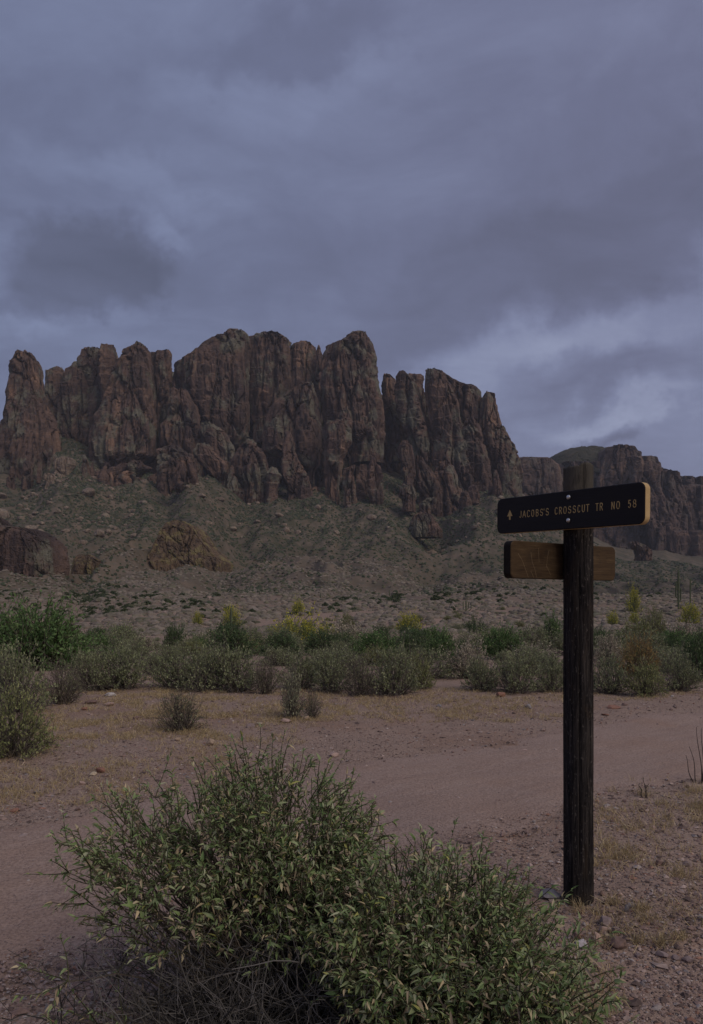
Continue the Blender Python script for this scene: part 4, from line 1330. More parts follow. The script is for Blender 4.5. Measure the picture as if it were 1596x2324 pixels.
random.seed(4)
FRONT = [
    (25, 6.3, 1563, 185, 'olive', 'dark grey-green shrub with narrow leaves at the left edge, nearest of those', 0),
    (-30, 6.6, 1600, 120, 'brittle', 'shrub cut by the left picture edge beside the narrow-leaved shrub', 1),
    (35, 8.6, 1472, 165, 'brittle', 'tall grey twiggy shrub behind the left-edge shrub', 1),
    (-30, 9.5, 1465, 150, 'brittle', 'grey shrub behind, cut off by the left picture edge', 2),
    (145, 9.2, 1497, 100, 'twiggy', 'small fan-shaped shrub with bare stems, left of the white stone', 0),
    (200, 10.6, 1478, 110, 'brittle', 'grey shrub between the fan-shaped shrub and the white stone', 3),
    (272, 10.9, 1466, 165, 'brittle', 'wide grey-green shrub behind the white stone', 2),
    (85, 15.0, 1377, 250, 'green', 'big round bright green shrub at left, tallest of the belt', 1),
    (-20, 15.5, 1385, 150, 'green', 'green shrub at the left picture edge touching the big green one', 2),
    (402, 10.9, 1470, 120, 'brittle', 'dark-based grey shrub right of the sandy gap', 0),
    (465, 10.6, 1466, 130, 'brittle', 'grey-green shrub behind the lone small shrub', 1),
    (530, 10.6, 1470, 130, 'brittle', 'grey shrub in the front row, third right of the sandy gap', 3),
    (607, 10.3, 1492, 78, 'twiggy', 'small upright twiggy shrub in front row, left of the pale-leaved one', 2),
    (680, 10.9, 1475, 110, 'brittle', 'grey shrub in the front row behind the pale-leaved one', 2),
    (752, 10.5, 1480, 90, 'brittle', 'narrow grey shrub in the front row right of the pale-leaved one', 0),
    (818, 10.1, 1490, 95, 'twiggy', 'dark-stemmed fan shrub in the middle of the front row', 1),
    (892, 10.3, 1468, 130, 'brittle', 'largest grey-green shrub in the middle of the front row', 3),
    (950, 10.9, 1488, 80, 'olive', 'olive shrub at the right end of the middle cluster, by a brown stone', 0),
    (1062, 12.6, 1458, 112, 'pink', 'shrub crowned with pale pinkish dry flower heads', 0),
    (1090, 10.7, 1492, 95, 'brittle', 'grey shrub directly below the pinkish flowering shrub', 1),
    (1165, 10.4, 1484, 120, 'brittle', 'grey shrub in front row behind the reddish stone', 2),
    (1245, 10.5, 1494, 80, 'brittle', 'grey shrub just left of the post', 0),
    (1312, 10.6, 1492, 90, 'brittle', 'grey shrub half hidden behind the post', 3),
    (1385, 10.3, 1486, 90, 'brittle', 'grey shrub just right of the post', 1),
    (1466, 10.0, 1502, 100, 'olive', 'yellowish olive shrub right of the post at the path edge', 1),
    (1540, 10.7, 1484, 105, 'brittle', 'grey shrub at the right end of the front row', 2),
    (1448, 13.0, 1448, 95, 'rust', 'rust-brown dry shrub right of the post', 0),
    (1590, 12.0, 1433, 110, 'dark', 'dark green shrub at the right picture edge', 0),
    (1000, 19.0, 1437, 90, 'green', 'bright green shrub left of the pinkish flowering shrub', 0),
    (1145, 19.0, 1428, 105, 'green', 'green shrub right behind the pinkish flowering shrub', 3),
    (1080, 62.0, 1403, 48, 'dark', 'small dark round shrub above the pinkish flowering one', 2),
    (1255, 70.0, 1400, 58, 'green', 'dark green shrub touching the post on its left', 1),
    (398, 34.0, 1418, 62, 'dark', 'dark green shrub midway left, left of the saguaro', 1),
    (512, 33.0, 1416, 100, 'dark', 'wide dark green shrub in front of the tall saguaro', 3),
    (1445, 42.0, 1403, 100, 'olive', 'grey-green mound shrub right of the post below the yellow trees', 2),
    (1550, 40.0, 1412, 90, 'pink', 'pale pinkish shrub near the right edge below the yellow trees', 1),
    (1380, 16.0, 1440, 70, 'pink', 'pinkish grey shrub touching the post on its right', 2),
]
TREES = [
    (680, 75, 1394, 130, 'yellow', 'largest yellow-flowering palo verde, in the middle of the belt', 0),
    (745, 72, 1415, 60, 'yellow', 'yellow-flowering palo verde touching the largest one on its right', 1),
    (630, 78, 1420, 46, 'yellow', 'low yellow-flowering palo verde touching the largest one on its left', 2),
    (930, 140, 1390, 62, 'yellow', 'bright yellow palo verde alone in the middle right', 1),
    (788, 140, 1392, 46, 'olive', 'pale green palo verde between the two largest yellow ones', 1),
    (527, 185, 1376, 44, 'yellow', 'yellow-green palo verde behind the tall saguaro', 3),
    (448, 195, 1388, 28, 'yellow', 'small yellow palo verde left of the tall saguaro', 2),
    (676, 235, 1359, 30, 'yellow', 'small yellow palo verde on the slope above the largest one', 0),
    (1438, 255, 1333, 38, 'yellow', 'yellow palo verde on the slope right of the lower board', 2),
    (1565, 175, 1371, 48, 'yellow', 'yellow palo verde at the right picture edge', 3),
    (1390, 165, 1385, 28, 'yellow', 'small yellow palo verde just right of the post', 0),
    (1485, 110, 1381, 56, 'olive', 'round grey-green tree right of the post among yellow ones', 0),
    (1440, 170, 1388, 30, 'yellow', 'tiny yellow palo verde between the post and the grey-green tree', 1),
]
for (px, dist, top, wd, kind, lab, var) in FRONT:
    shrub(px, dist, top, wd, kind, lab, var=var)
shrub(410, 7.5, 1572, 118, 'twiggy', 'lone small twiggy shrub on the bare ground, behind the leafy bush', var=3)
shrub(664, 8.2, 1520, 62, 'pale', 'lone pale-leaved small shrub standing before the front row', var=2)
shrub(708, 8.15, 1566, 44, 'twiggy', 'little dark bare-stemmed shrub beside the lone pale-leaved one', var=0)
for (px, dist, top, wd, kind, lab, var) in TREES:
    shrub(px, dist, top, wd, kind, lab, name='palo_verde', cat='tree', var=var)


LOOK = dict(brittle='grey', olive='olive', pink='pinkish', dark='dark green', green='bright green')


def sector(px):
    for lim, txt in ((220, 'near the big round green shrub'), (450, 'left of the tall saguaro'), (610, 'around the tall saguaro'), (780, 'near the largest palo verde'),
                     (1000, 'near the lone bright palo verde'), (1200, 'behind the pinkish-flowered shrub'), (1370, 'behind the post'), (1500, 'right of the post')):
        if px < lim:
            return txt
    return 'near the right picture edge'


def fill(n, px0, px1, d0, d1, h0, h1, kinds, weights, label, group, asp=(1.5, 2.4), avoid=()):
    rng = np.random.default_rng(int(d0 * 10 + n))
    k = 0
    while k < n:
        px, dist = rng.uniform(px0, px1), math.exp(rng.uniform(math.log(d0), math.log(d1)))
        if any(a[0] < px < a[1] and a[2] < dist < a[3] for a in avoid):
            continue
        X = (px - CX) / F * dist
        h = rng.uniform(h0, h1)
        top = HY - (gz1(X, dist) + h - EYE) / dist * F
        random.seed(int(px * 10))
        kd = str(rng.choice(kinds, p=weights))
        shrub(px, dist, top, h * rng.uniform(*asp) / dist * F, kd, '%s %s, %s' % (LOOK[kd], label, sector(px)), '%s %s %s' % (LOOK[kd], group, sector(px)))
        k += 1


gap = [(300, 385, 9, 13), (985, 1035, 9, 11.5), (1180, 1260, 20, 40), (1480, 1600, 16, 26), (640, 740, 40, 80)]
fill(30, -60, 1660, 12.5, 18, 0.30, 0.52, ['brittle', 'olive', 'pink', 'dark'], [.68, .18, .06, .08], 'shrub just behind the front row', 'shrubs behind the front row', avoid=gap)
fill(70, -60, 1660, 18, 48, 0.45, 0.95, ['brittle', 'olive', 'green', 'dark', 'pink'], [.50, .18, .10, .16, .06], 'shrub midway through the belt', 'shrubs midway through the belt', avoid=gap)
fill(78, -60, 1660, 48, 150, 0.8, 1.9, ['brittle', 'olive', 'green', 'dark', 'pink'], [.40, .18, .08, .24, .10], 'shrub at the far side of the belt', 'shrubs at the far side of the belt', avoid=gap)
fill(44, -60, 1660, 80, 240, 0.45, 1.0, ['brittle', 'olive', 'dark'], [.5, .3, .2], 'low shrub on the flat below the slope', 'low shrubs below the slope', avoid=gap)
fill(38, -60, 1660, 150, 300, 0.7, 1.7, ['brittle', 'olive', 'dark', 'pink'], [.40, .20, .30, .10], 'shrub low on the slope above the belt', 'shrubs low on the slope', avoid=gap)


# saguaros
def mat_cactus():
    m, t, b = new_mat('saguaro_skin', 0.7, 0.2)
    n = t.noise(pos_of(t), 2.0, 4, 0.6)
    t.t.links.new(t.ramp(n, [(0.3, (0.075, 0.095, 0.055)), (0.7, (0.125, 0.140, 0.085))]), b.inputs['Base Color'])
    return m


M_CACTUS = mat_cactus()


def ribbed(P, r0, ribs=12):
    P = np.array(P, float)
    n = len(P)
    s = np.linspace(0, 1, n)
    R = r0 * np.clip(np.sqrt(np.clip(1 - ((s - 0.9) / 0.1).clip(0) ** 2, 0, 1)), 0.12, 1) * (0.8 + 0.2 * np.sin(s * 3))
    v, f = tubes(P[None], R[None], ribs * 2)
    v = v.reshape(n, ribs * 2, 3)
    v[:, 1::2] = P[:, None] + (v[:, 1::2] - P[:, None]) * 0.8
    return v.reshape(-1, 3), f


def saguaro(px, dist, top, r, arms, label, group=None):
    X = (px - CX) / F * dist
    g = gz1(X, dist)
    h = EYE + (HY - top) / F * dist - g
    o = add('saguaro', None, loc=(X, dist, g - 0.1), label=label, cat='cactus', group=group)
    z = np.linspace(0, h + 0.1, 24)
    v, f = ribbed(np.stack([0.02 * np.sin(z), 0 * z, z], -1), r)
    add('trunk', mk_mesh('trunk', v, [f], [M_CACTUS], smooth=True), o)
    for (sx, z0, out, up) in arms:
        t = np.linspace(0, math.pi / 2, 8)
        cv = np.stack([sx * out * np.sin(t), 0 * t, z0 * h + out * 0.7 * (1 - np.cos(t))], -1)
        st = np.stack([np.full(14, sx * out), np.zeros(14), np.linspace(cv[-1, 2], cv[-1, 2] + up * h, 15)[1:]], -1)
        v, f = ribbed(np.vstack([cv, st]), r * 0.72)
        add('arm', mk_mesh('arm', v, [f], [M_CACTUS], smooth=True), o)


saguaro(525, 180, 1379, 0.30, [], 'tall single-stemmed saguaro rising from the belt at centre left')
saguaro(1540, 260, 1293, 0.36, [(-1, .30, .9, .28), (1, .22, .8, .30), (-1, .5, .7, .2)], 'saguaro with upright arms on the slope near the right edge')
saguaro(1567, 265, 1313, 0.26, [], 'thin armless saguaro right of the armed one')
saguaro(1058, 230, 1362, 0.22, [(1, .35, .8, .4), (-1, .3, .9, .5), (1, .2, 1.6, .35)], 'small dark branching cactus above the pinkish shrub')
for i, (px, d, tp) in enumerate(((884, 420, 1288), (921, 430, 1306), (930, 435, 1304), (941, 425, 1310), (957, 440, 1302), (728, 400, 1292), (590, 480, 1262), (902, 445, 1303))):
    tp = HY - (gz1((px - CX) / F * d, d) + 4.2 - EYE) / d * F
    saguaro(px, d, tp, 0.26, [], 'distant saguaro on the slope above the middle of the belt', 'distant saguaros on the slope')


# ------------------------------------------------------------------ brush on the far slopes
def up_sector(x, y):
    px = x / y * F + CX
    for lim, txt in ((130, 'under the leftmost tower'), (260, 'left of the pale talus cone'), (400, 'on the left flank of the pale cone'), (520, 'under the blunt rock spire'), (680, 'under the rounded summit dome'),
                     (860, 'under the twin rock blades'), (1000, 'under the highest right-hand prow'), (1150, 'left of the sign boards'), (1280, 'behind the sign boards'), (1420, 'just right of the post')):
        if px < lim:
            return txt
    return 'below the far mesa'


def far_brush():
    rng = np.random.default_rng(9)
    a8 = np.arange(7) / 7 * 2 * math.pi
    dome = np.vstack([np.stack([np.cos(a8), np.sin(a8), 0 * a8 - .1], -1), np.stack([.8 * np.cos(a8 + .4), .8 * np.sin(a8 + .4), 0 * a8 + .55], -1), [[0.1, 0, .95]]])
    df = []
    for i in range(7):
        j = (i + 1) % 7
        df += [(i, j, 7 + i), (j, 7 + j, 7 + i), (7 + i, 7 + j, 14)]
    df = np.array(df)

    def place(n, r0, r1, pw, seed):
        r = np.random.default_rng(seed)
        y = r0 + (r1 - r0) * r.random(n * 3) ** pw
        q = r.uniform(-120, 1720, n * 3)
        x = (q - CX) / F * y
        return x, y, q, r

    def emit(name, x, y, h, w, cols, label):
        n = len(x)
        z = ground_z(x, y) - h * 0.1
        v, f = scatter(dome, df, np.stack([x, y, z], -1), rand_basis(n, rng, True), np.stack([w * rng.uniform(.8, 1.25, n), w * rng.uniform(.8, 1.25, n), h], -1))
        v += rng.normal(size=v.shape) * np.repeat(h, 15)[:, None] * 0.10
        add(name, mk_mesh(name, v, [f], [M_FARVEG], np.repeat(cols, 15, 0)), kind='stuff', label=label)

    # pale grey mounds of low brush
    x, y, q, r = place(20000, 130, 1000, 1.0, 31)
    k = fbm(x / 60, y / 90, 2.2, 3) + r.normal(size=len(x)) * 0.25 > -0.08
    x, y = x[k][:32000], y[k][:32000]
    h = r.uniform(0.35, 0.9, len(x)) * (1 + y / 900)
    cols = np.array([(.190, .160, .132), (.220, .186, .154), (.165, .145, .112), (.14, .132, .094)])[r.choice(4, len(x), p=[.35, .25, .25, .15])] * r.uniform(.8, 1.2, (len(x), 1))
    emit('low_brush', x, y, h, h * 1.3, cols, 'pale grey low brush covering the lower slopes')
    # darker shrubs, thicker in the ravines and up on the talus
    x, y, q, r = place(26000, 235, 1900, 0.75, 32)
    rav = np.exp(-((q - np.interp(y, [250, 600, 1000, 1700], [195, 195, 230, 150])) / 45) ** 2) * 1.0 + np.exp(-((q - 150) / 150) ** 2) * smooth(900, 1200, y) * 0.55
    k = fbm(x / 70, y / 160, 7.7, 3) + rav + 0.75 * smooth(800, 1400, y) + r.normal(size=len(x)) * 0.2 + 0.9 * np.exp(-((q - 165) / 50) ** 2) * smooth(1600, 1700, y) > 0.06 + 0.16 * (1 - smooth(250, 500, y))
    x, y = x[k], y[k]
    # thick green growth in the ravines
    gx, gy = [], []
    for (qs, ys, wq, n) in (((195, 190, 205), (300, 450, 760), 22, 500), ((205, 170, 165), (1250, 1600, 1950), 34, 1500), ((855, 850), (1600, 1800), 45, 600), ((565, 560), (1480, 1720), 22, 450), ((690, 700), (1420, 1640), 22, 450), ((330, 300), (1100, 1580), 30, 600),
                            ((985, 960), (1250, 1620), 26, 500), ((1225, 1205), (1200, 1650), 22, 400), ((560, 640), (500, 1100), 30, 350)):
        yy = r.uniform(ys[0], ys[-1], n)
        qq = np.interp(yy, ys, qs) + r.normal(size=n) * wq
        gx.append((qq - CX) / F * yy)
        gy.append(yy)
    x, y = np.concatenate([*gx, x]), np.concatenate([*gy, y])
    h = r.uniform(0.5, 1.5, len(x)) * (0.8 + y / 900)
    cols = np.array([(.058, .072, .046), (.076, .088, .056), (.095, .10, .068), (.11, .11, .065)])[r.choice(4, len(x), p=[.35, .3, .2, .15])] * r.uniform(.75, 1.2, (len(x), 1))
    big = np.argsort(-(h / y))[:300]
    rest = np.ones(len(x), bool)
    rest[big] = False
    print('far shrubs', len(x))
    x2, y2, h2, c2_ = x[rest][:32000], y[rest][:32000], h[rest][:32000], cols[rest][:32000]
    emit('slope_shrubs', x2, y2, h2, h2 * 0.9, c2_, 'dark green shrubs dotted over the mountain slopes')
    # the nearest 300 as shrubs of their own
    protos = []
    for s in range(5):
        rg = np.random.default_rng(60 + s)
        n = 260
        d = rg.normal(size=(n, 3))
        d[:, 2] = np.abs(d[:, 2])
        d /= np.linalg.norm(d, axis=1, keepdims=True)
        p = d * (rg.uniform(.25, 1, (n, 1)) ** .4) * (1 + .4 * noise3(d[:, 0] * 2 + s * 5, d[:, 1] * 2, d[:, 2] * 2))[:, None]
        v, f = scatter(QUAD_T - np.array([0, .5, 0]), QUAD_F, p, rand_basis(n, rg), rg.uniform(.16, .32, n))
        cs_ = np.array([(.060, .085, .045), (.085, .110, .058), (.115, .13, .08)])[rg.integers(0, 3, n)] * rg.uniform(.75, 1.25, (n, 1))
        protos.append(mk_mesh('slope_shrub', v, [f], [M_FOL], np.repeat(cs_, 4, 0)))
    for j, i in enumerate(big):
        s = float(h[i])
        add('slope_shrub', protos[j % 5], loc=(x[i], y[i], gz1(x[i], y[i]) - .1), rot=(0, 0, float(j)), scale=(s * .95, s * .95, s),
            label='dark shrub dotting the lower mountain slope, ' + up_sector(x[i], y[i]), cat='shrub', group='dark shrubs on the slope ' + up_sector(x[i], y[i]))
    # boulders on the talus under the left cliffs
    bl = [mk_stone(70 + s, 34, 2) for s in range(6)]
    rg = np.random.default_rng(77)
    n = 0
    while n < 230:
        if n < 160:
            q_, y_ = rg.normal(150, 120), rg.uniform(1150, 1640)
        else:
            q_, y_ = rg.uniform(380, 1180), rg.uniform(1250, 1640)
        if q_ < -60:
            continue
        x_ = (q_ - CX) / F * y_
        s = float(np.exp(rg.normal(1.40, 0.50)))
        add('boulder', bl[n % 6], loc=(x_, y_, gz1(x_, y_) + s * .2), rot=(rg.uniform(-.3, .3), rg.uniform(-.3, .3), rg.uniform(0, 6)),
            scale=(s * rg.uniform(.9, 1.6), s, s * rg.uniform(.6, 1.0)), label='tan boulder on the talus, ' + up_sector(x_, y_), cat='boulder', group='boulders ' + up_sector(x_, y_))
        n += 1


def mk_stone(seed, npts=26, sub=1, col=None, mat=None):
    """an angular stone: hull of random points, edges softened and roughened; about 2 units across"""
    import bmesh
    rg = np.random.default_rng(seed)
    d = rg.normal(size=(npts, 3))
    d /= np.linalg.norm(d, axis=1, keepdims=True)
    d *= rg.uniform(.78, 1.0, (npts, 1))
    bm = bmesh.new()
    vs = [bm.verts.new(p) for p in d]
    r = bmesh.ops.convex_hull(bm, input=vs)
    bmesh.ops.delete(bm, geom=[g for g in r['geom_interior'] if isinstance(g, bmesh.types.BMVert)], context='VERTS')
    if sub:
        bmesh.ops.subdivide_edges(bm, edges=bm.edges[:], cuts=sub, use_grid_fill=True)
        bmesh.ops.smooth_vert(bm, verts=bm.verts[:], factor=0.35, use_axis_x=True, use_axis_y=True, use_axis_z=True)
    bmesh.ops.triangulate(bm, faces=bm.faces[:])
    V = np.array([v.co[:] for v in bm.verts])
    bm.verts.index_update()
    Fc = np.array([[v.index for v in f.verts] for f in bm.faces])
    bm.free()
    V *= (1 + 0.10 * fbm(V[:, 0] * 2.2 + seed, V[:, 1] * 2.2, V[:, 2] * 2.2, 3))[:, None]
    if col is None:
        return mk_mesh('boulder', V, [Fc], [M_BOULDER])
    c = np.tile(np.array(col), (len(V), 1)) * rg.uniform(.85, 1.15, (len(V), 1))
    return mk_mesh('stone', V, [Fc], [mat or M_STONE], c)


far_brush()

# ------------------------------------------------------------------ stones, gravel, dry grass
def stone(px, py, w, h, col, label, name='stone', flat=None):
    """a stone whose outline in the picture is about w x h around (px, py)"""
    X, Y, g = px_ground(px, py + h * 0.45)
    k = Y / F
    seed = int(px * 7 + py)
    rg = np.random.default_rng(seed)
    me = mk_stone(seed, 17, 2, col)
    sx, sz = w * k / 1.9, h * k / 1.75
    add(name, me, loc=(X, Y + sx * 0.5, g + sz * 0.55), rot=(rg.uniform(-.12, .12), rg.uniform(-.15, .15), rg.uniform(-.5, .5)),
        scale=(sx, sx * rg.uniform(.7, .95), sz), label=label, cat='stone')


WHT, TAN, BRN, RED, GRY, PNK, MAU = (.50, .47, .46), (.36, .27, .20), (.20, .135, .115), (.27, .145, .105), (.24, .22, .225), (.40, .29, .25), (.25, .195, .19)
STONES = [
    (248, 1576, 34, 11, WHT, 'flat white stone on the bare ground at left'),
    (206, 1593, 34, 11, BRN, 'flat dark brown stone left of the white one'),
    (246, 1597, 27, 13, PNK, 'pinkish slab just below the flat white stone'),
    (192, 1608, 20, 9, RED, 'small reddish stone below the flat dark brown one'),
    (262, 1631, 14, 9, BRN, 'small dark stone in the dry grass at left'),
    (308, 1629, 17, 10, BRN, 'dark brown stone in the dry grass left of the lone twiggy shrub'),
    (478, 1684, 27, 20, TAN, 'rounded tan stone right below the lone twiggy shrub'),
    (402, 1677, 19, 12, TAN, 'small tan stone below the lone twiggy shrub'),
    (568, 1647, 25, 13, MAU, 'dark mauve stone beside a small cream one'),
    (588, 1642, 20, 9, (.46, .38, .30), 'small cream stone beside the dark mauve one'),
    (476, 1559, 15, 8, TAN, 'small tan stone at the foot of the front shrub row'),
    (226, 1747, 30, 18, RED, 'reddish stone on the gravel at left with a cream stone before it'),
    (209, 1756, 20, 10, (.46, .38, .28), 'cream stone in front of the reddish one at left'),
    (240, 1758, 14, 8, MAU, 'little mauve stone on the right of the reddish stone at left'),
    (30, 1839, 26, 11, RED, 'flat reddish-brown stone near the left picture edge'),
    (183, 1777, 22, 11, PNK, 'pinkish stone below the reddish and cream pair'),
    (92, 1768, 14, 9, BRN, 'small brown stone on the gravel at far left'),
    (176, 1836, 18, 8, BRN, 'flat brown stone beside the path at left'),
    (758, 1712, 27, 13, PNK, 'pinkish stone alone on the gravel behind the leafy bush'),
    (649, 1635, 30, 13, PNK, 'pinkish slab at the foot of the lone pale-leaved shrub'),
    (696, 1629, 22, 11, TAN, 'tan stone under the little bare-stemmed shrub'),
    (1139, 1574, 24, 18, RED, 'round reddish stone in front of the shrubs left of the post'),
    (1202, 1603, 24, 13, GRY, 'grey stone left of the post beyond the path'),
    (998, 1601, 21, 9, GRY, 'pale grey flat stone in the dry grass at centre'),
    (971, 1552, 24, 14, TAN, 'brown stone at the right end of the middle shrub cluster'),
    (1188, 1705, 28, 8, PNK, 'flat pale stone set in the path left of the post'),
    (1173, 1567, 15, 7, RED, 'small orange stone right of the round reddish one'),
    (1055, 1585, 14, 7, MAU, 'small mauve stone left of the round reddish one'),
    (1254, 2032, 62, 26, GRY, 'broad flat grey stone behind the foot of the post'),
    (1423, 2061, 16, 21, GRY, 'upright grey stone right of the foot of the post'),
    (1377, 2093, 38, 24, MAU, 'grey-mauve stone at the back of the pile right of the post'),
    (1374, 2112, 30, 20, PNK, 'pinkish stone in the middle of the pile right of the post'),
    (1402, 2108, 26, 30, MAU, 'mauve upright stone at the right of the pile by the post'),
    (1359, 2131, 34, 27, (.44, .31, .25), 'smooth pale pink stone at the front of the pile by the post'),
    (1322, 2144, 32, 23, (.42, .39, .40), 'light grey stone left of the pale pink one near the bush'),
    (1408, 2142, 46, 30, BRN, 'flat dark brown stone at the front right of the pile'),
    (1314, 2122, 26, 26, BRN, 'brown stone between the bush and the pale pink stone'),
    (1288, 2176, 18, 26, GRY, 'grey stone half hidden by the right side of the leafy bush'),
    (1451, 2169, 18, 13, MAU, 'small mauve stone right of the flat dark brown one'),
    (1504, 2168, 36, 18, MAU, 'long mauve stone in the eroded edge at lower right'),
    (1536, 2174, 22, 14, MAU, 'small stone in the eroded edge between two larger ones'),
    (1566, 2179, 32, 18, MAU, 'mauve stone in the eroded edge near the right picture edge'),
    (1594, 2083, 18, 18, GRY, 'grey stone cut by the right picture edge'),
    (1500, 1958, 26, 15, BRN, 'dark stone on the gravel right of the post'),
    (1564, 1962, 26, 14, MAU, 'mauve stone on the gravel near the right edge'),
    (1377, 1956, 20, 10, BRN, 'dark flat stone just right of the post'),
    (1485, 1878, 15, 8, PNK, 'small pink stone in the dry grass right of the post'),
    (1418, 1818, 14, 8, BRN, 'small dark stone at the path edge right of the post'),
    (1370, 2028, 18, 13, BRN, 'dark stone right of the post at its foot'),
    (1409, 2030, 16, 10, PNK, 'small pinkish stone right of the foot of the post'),
    (1413, 2243, 18, 12, BRN, 'brown stone on bare ground at lower right'),
    (1474, 2226, 14, 10, MAU, 'small mauve stone on bare ground at lower right'),
    (1395, 1605, 40, 8, RED, 'long low reddish slab beyond the path right of the post'),
    (1420, 1598, 18, 7, BRN, 'dark slab touching the long reddish one'),
    (1375, 1622, 22, 6, RED, 'flat orange-red stone below the long reddish slab'),
    (1517, 1757, 11, 6, RED, 'tiny reddish stone on the path right of the post'),
    (1388, 1571, 10, 7, WHT, 'small pale stone at the foot of the shrubs right of the post'),
    (1527, 1579, 9, 6, WHT, 'small white stone at the far edge of the path on the right'),
]
for s in STONES:
    stone(*s)


def gravel():
    rng = np.random.default_rng(12)
    # octahedron-like chips
    T = np.array([(1, 0, 0), (-1, .1, 0), (.1, 1, 0), (-.1, -1, 0), (0.1, 0, .8), (0, .1, -.8), (.6, .6, .35), (-.6, -.55, .3)], float)
    Fc = np.array([(0, 6, 4), (6, 2, 4), (2, 1, 4), (1, 7, 4), (7, 3, 4), (3, 0, 4), (2, 6, 0), (3, 7, 1), (2, 0, 5), (1, 2, 5), (3, 1, 5), (0, 3, 5)])
    n = 74000
    py = 1560 + (2330 - 1560) * rng.random(n) ** 1.0
    px = rng.uniform(-60, 1660, n)
    Y = EYE * F / (py - HY)
    X = (px - CX) / F * Y
    d = path_dist(X, Y) + 0.3 * fbm(X / 0.9, Y / 0.9, 6.1, 4)
    clump = fbm(X / 0.7, Y / 0.7, 9.3, 3)
    keep = (rng.random(n) < np.clip(0.34 + 0.6 * smooth(0.45, 1.4, d) + 0.5 * clump, 0.05, 1))
    X, Y, d = X[keep], Y[keep], d[keep]
    n = len(X)
    s = np.exp(rng.normal(-5.75, 0.55, n)) * (1 + 0.10 * Y) * np.where(d < 0.9, 0.75, 1.0)
    s = np.clip(s, 0.0018, 0.026)
    pos = np.stack([X, Y, ground_z(X, Y) + s * 0.15 + np.where(d < 1.0, 0.008, 0)], -1)
    cols = np.array([(.23, .16, .14), (.30, .22, .19), (.36, .28, .25), (.13, .095, .085), (.27, .235, .225), (.44, .38, .35), (.28, .16, .12)])
    c = cols[rng.choice(7, n, p=[.22, .22, .16, .22, .08, .05, .05])] * rng.uniform(.8, 1.2, (n, 1))
    B = rand_basis(n, rng, True)
    v, f = scatter(T, Fc, pos, B, np.stack([s * rng.uniform(.8, 1.5, n), s * rng.uniform(.7, 1.1, n), s * rng.uniform(.45, .9, n)], -1))
    v += rng.normal(size=v.shape) * np.repeat(s, 8)[:, None] * 0.12
    add('gravel', mk_mesh('gravel', v, [f], [M_STONE], np.repeat(c, 8, 0)), kind='stuff', label='loose gravel scattered over the ground')
    print('gravel', n)


def blades(base, dirs, length, width, rng):
    """thin bent grass blades; base (M,3), dirs (M,3)"""
    M = len(base)
    side = np.cross(dirs, rng.normal(size=(M, 3)))
    side /= np.linalg.norm(side, axis=1, keepdims=True) + 1e-9
    bend = rng.normal(size=(M, 3)) * 0.25
    bend[:, 2] = -np.abs(bend[:, 2])
    p0 = base
    p1 = base + dirs * (length * .55)[:, None]
    p2 = base + (dirs + bend) * length[:, None]
    w = (side * width[:, None])
    V = np.stack([p0 - w, p0 + w, p1 - w * .7, p1 + w * .7, p2], 1).reshape(-1, 3)
    o = np.arange(M)[:, None] * 5
    return V, np.concatenate([o + np.array([[0, 1, 3]]), o + np.array([[0, 3, 2]]), o + np.array([[2, 3, 4]])])


STRAW = np.array([(.52, .41, .235), (.46, .35, .19), (.60, .50, .32), (.38, .29, .17), (.31, .26, .15)])


def dry_grass():
    rng = np.random.default_rng(14)
    rects = [(60, 520, 1560, 1680, 2600), (-40, 560, 1640, 1830, 1200), (300, 1300, 1558, 1640, 3600), (1300, 1640, 1566, 1590, 260), (560, 720, 1600, 1690, 300),
             (1350, 1640, 1770, 2010, 760), (1340, 1640, 2010, 2160, 170), (300, 400, 1500, 1560, 220), (-40, 330, 1800, 1850, 80), (250, 520, 2240, 2324, 60), (1260, 1400, 2200, 2324, 60)]
    B, D, L, W, C = [], [], [], [], []
    for (x0, x1, y0, y1, n) in rects:
        px, py = rng.uniform(x0, x1, n), rng.uniform(y0, y1, n)
        Y = EYE * F / (py - HY)
        X = (px - CX) / F * Y
        m = fbm(X / 0.55, Y / 0.55, 3.9, 3) + rng.normal(size=n) * .16 > -0.06
        pd = path_dist(X, Y)
        m &= (pd > 1.1) | (rng.random(n) < .06)
        X, Y = X[m], Y[m]
        nb = 9
        X, Y = np.repeat(X, nb) + rng.normal(size=len(X) * nb) * .020, np.repeat(Y, nb) + rng.normal(size=len(Y) * nb) * .022
        k = len(X)
        B.append(np.stack([X, Y, ground_z(X, Y) - .003], -1))
        d = rng.normal(size=(k, 3)) * .5
        d[:, 2] = rng.uniform(.5, 1.1, k)
        D.append(d / np.linalg.norm(d, axis=1, keepdims=True))
        L.append(rng.uniform(.025, .085, k))
        W.append(np.full(k, .0011) * (1 + Y * .10))
        C.append(STRAW[rng.choice(5, k, p=[.3, .25, .15, .2, .1])] * rng.uniform(.75, 1.2, (k, 1)))
    B, D, L, W, C = (np.concatenate(t) for t in (B, D, L, W, C))
    v, f = blades(B, D, L, W, rng)
    add('dry_grass', mk_mesh('dry_grass', v, [f], [M_GRASS], np.repeat(C, 5, 0)), kind='stuff', label='short straw-coloured dry grass in patches on the ground')
    print('blades', len(B))


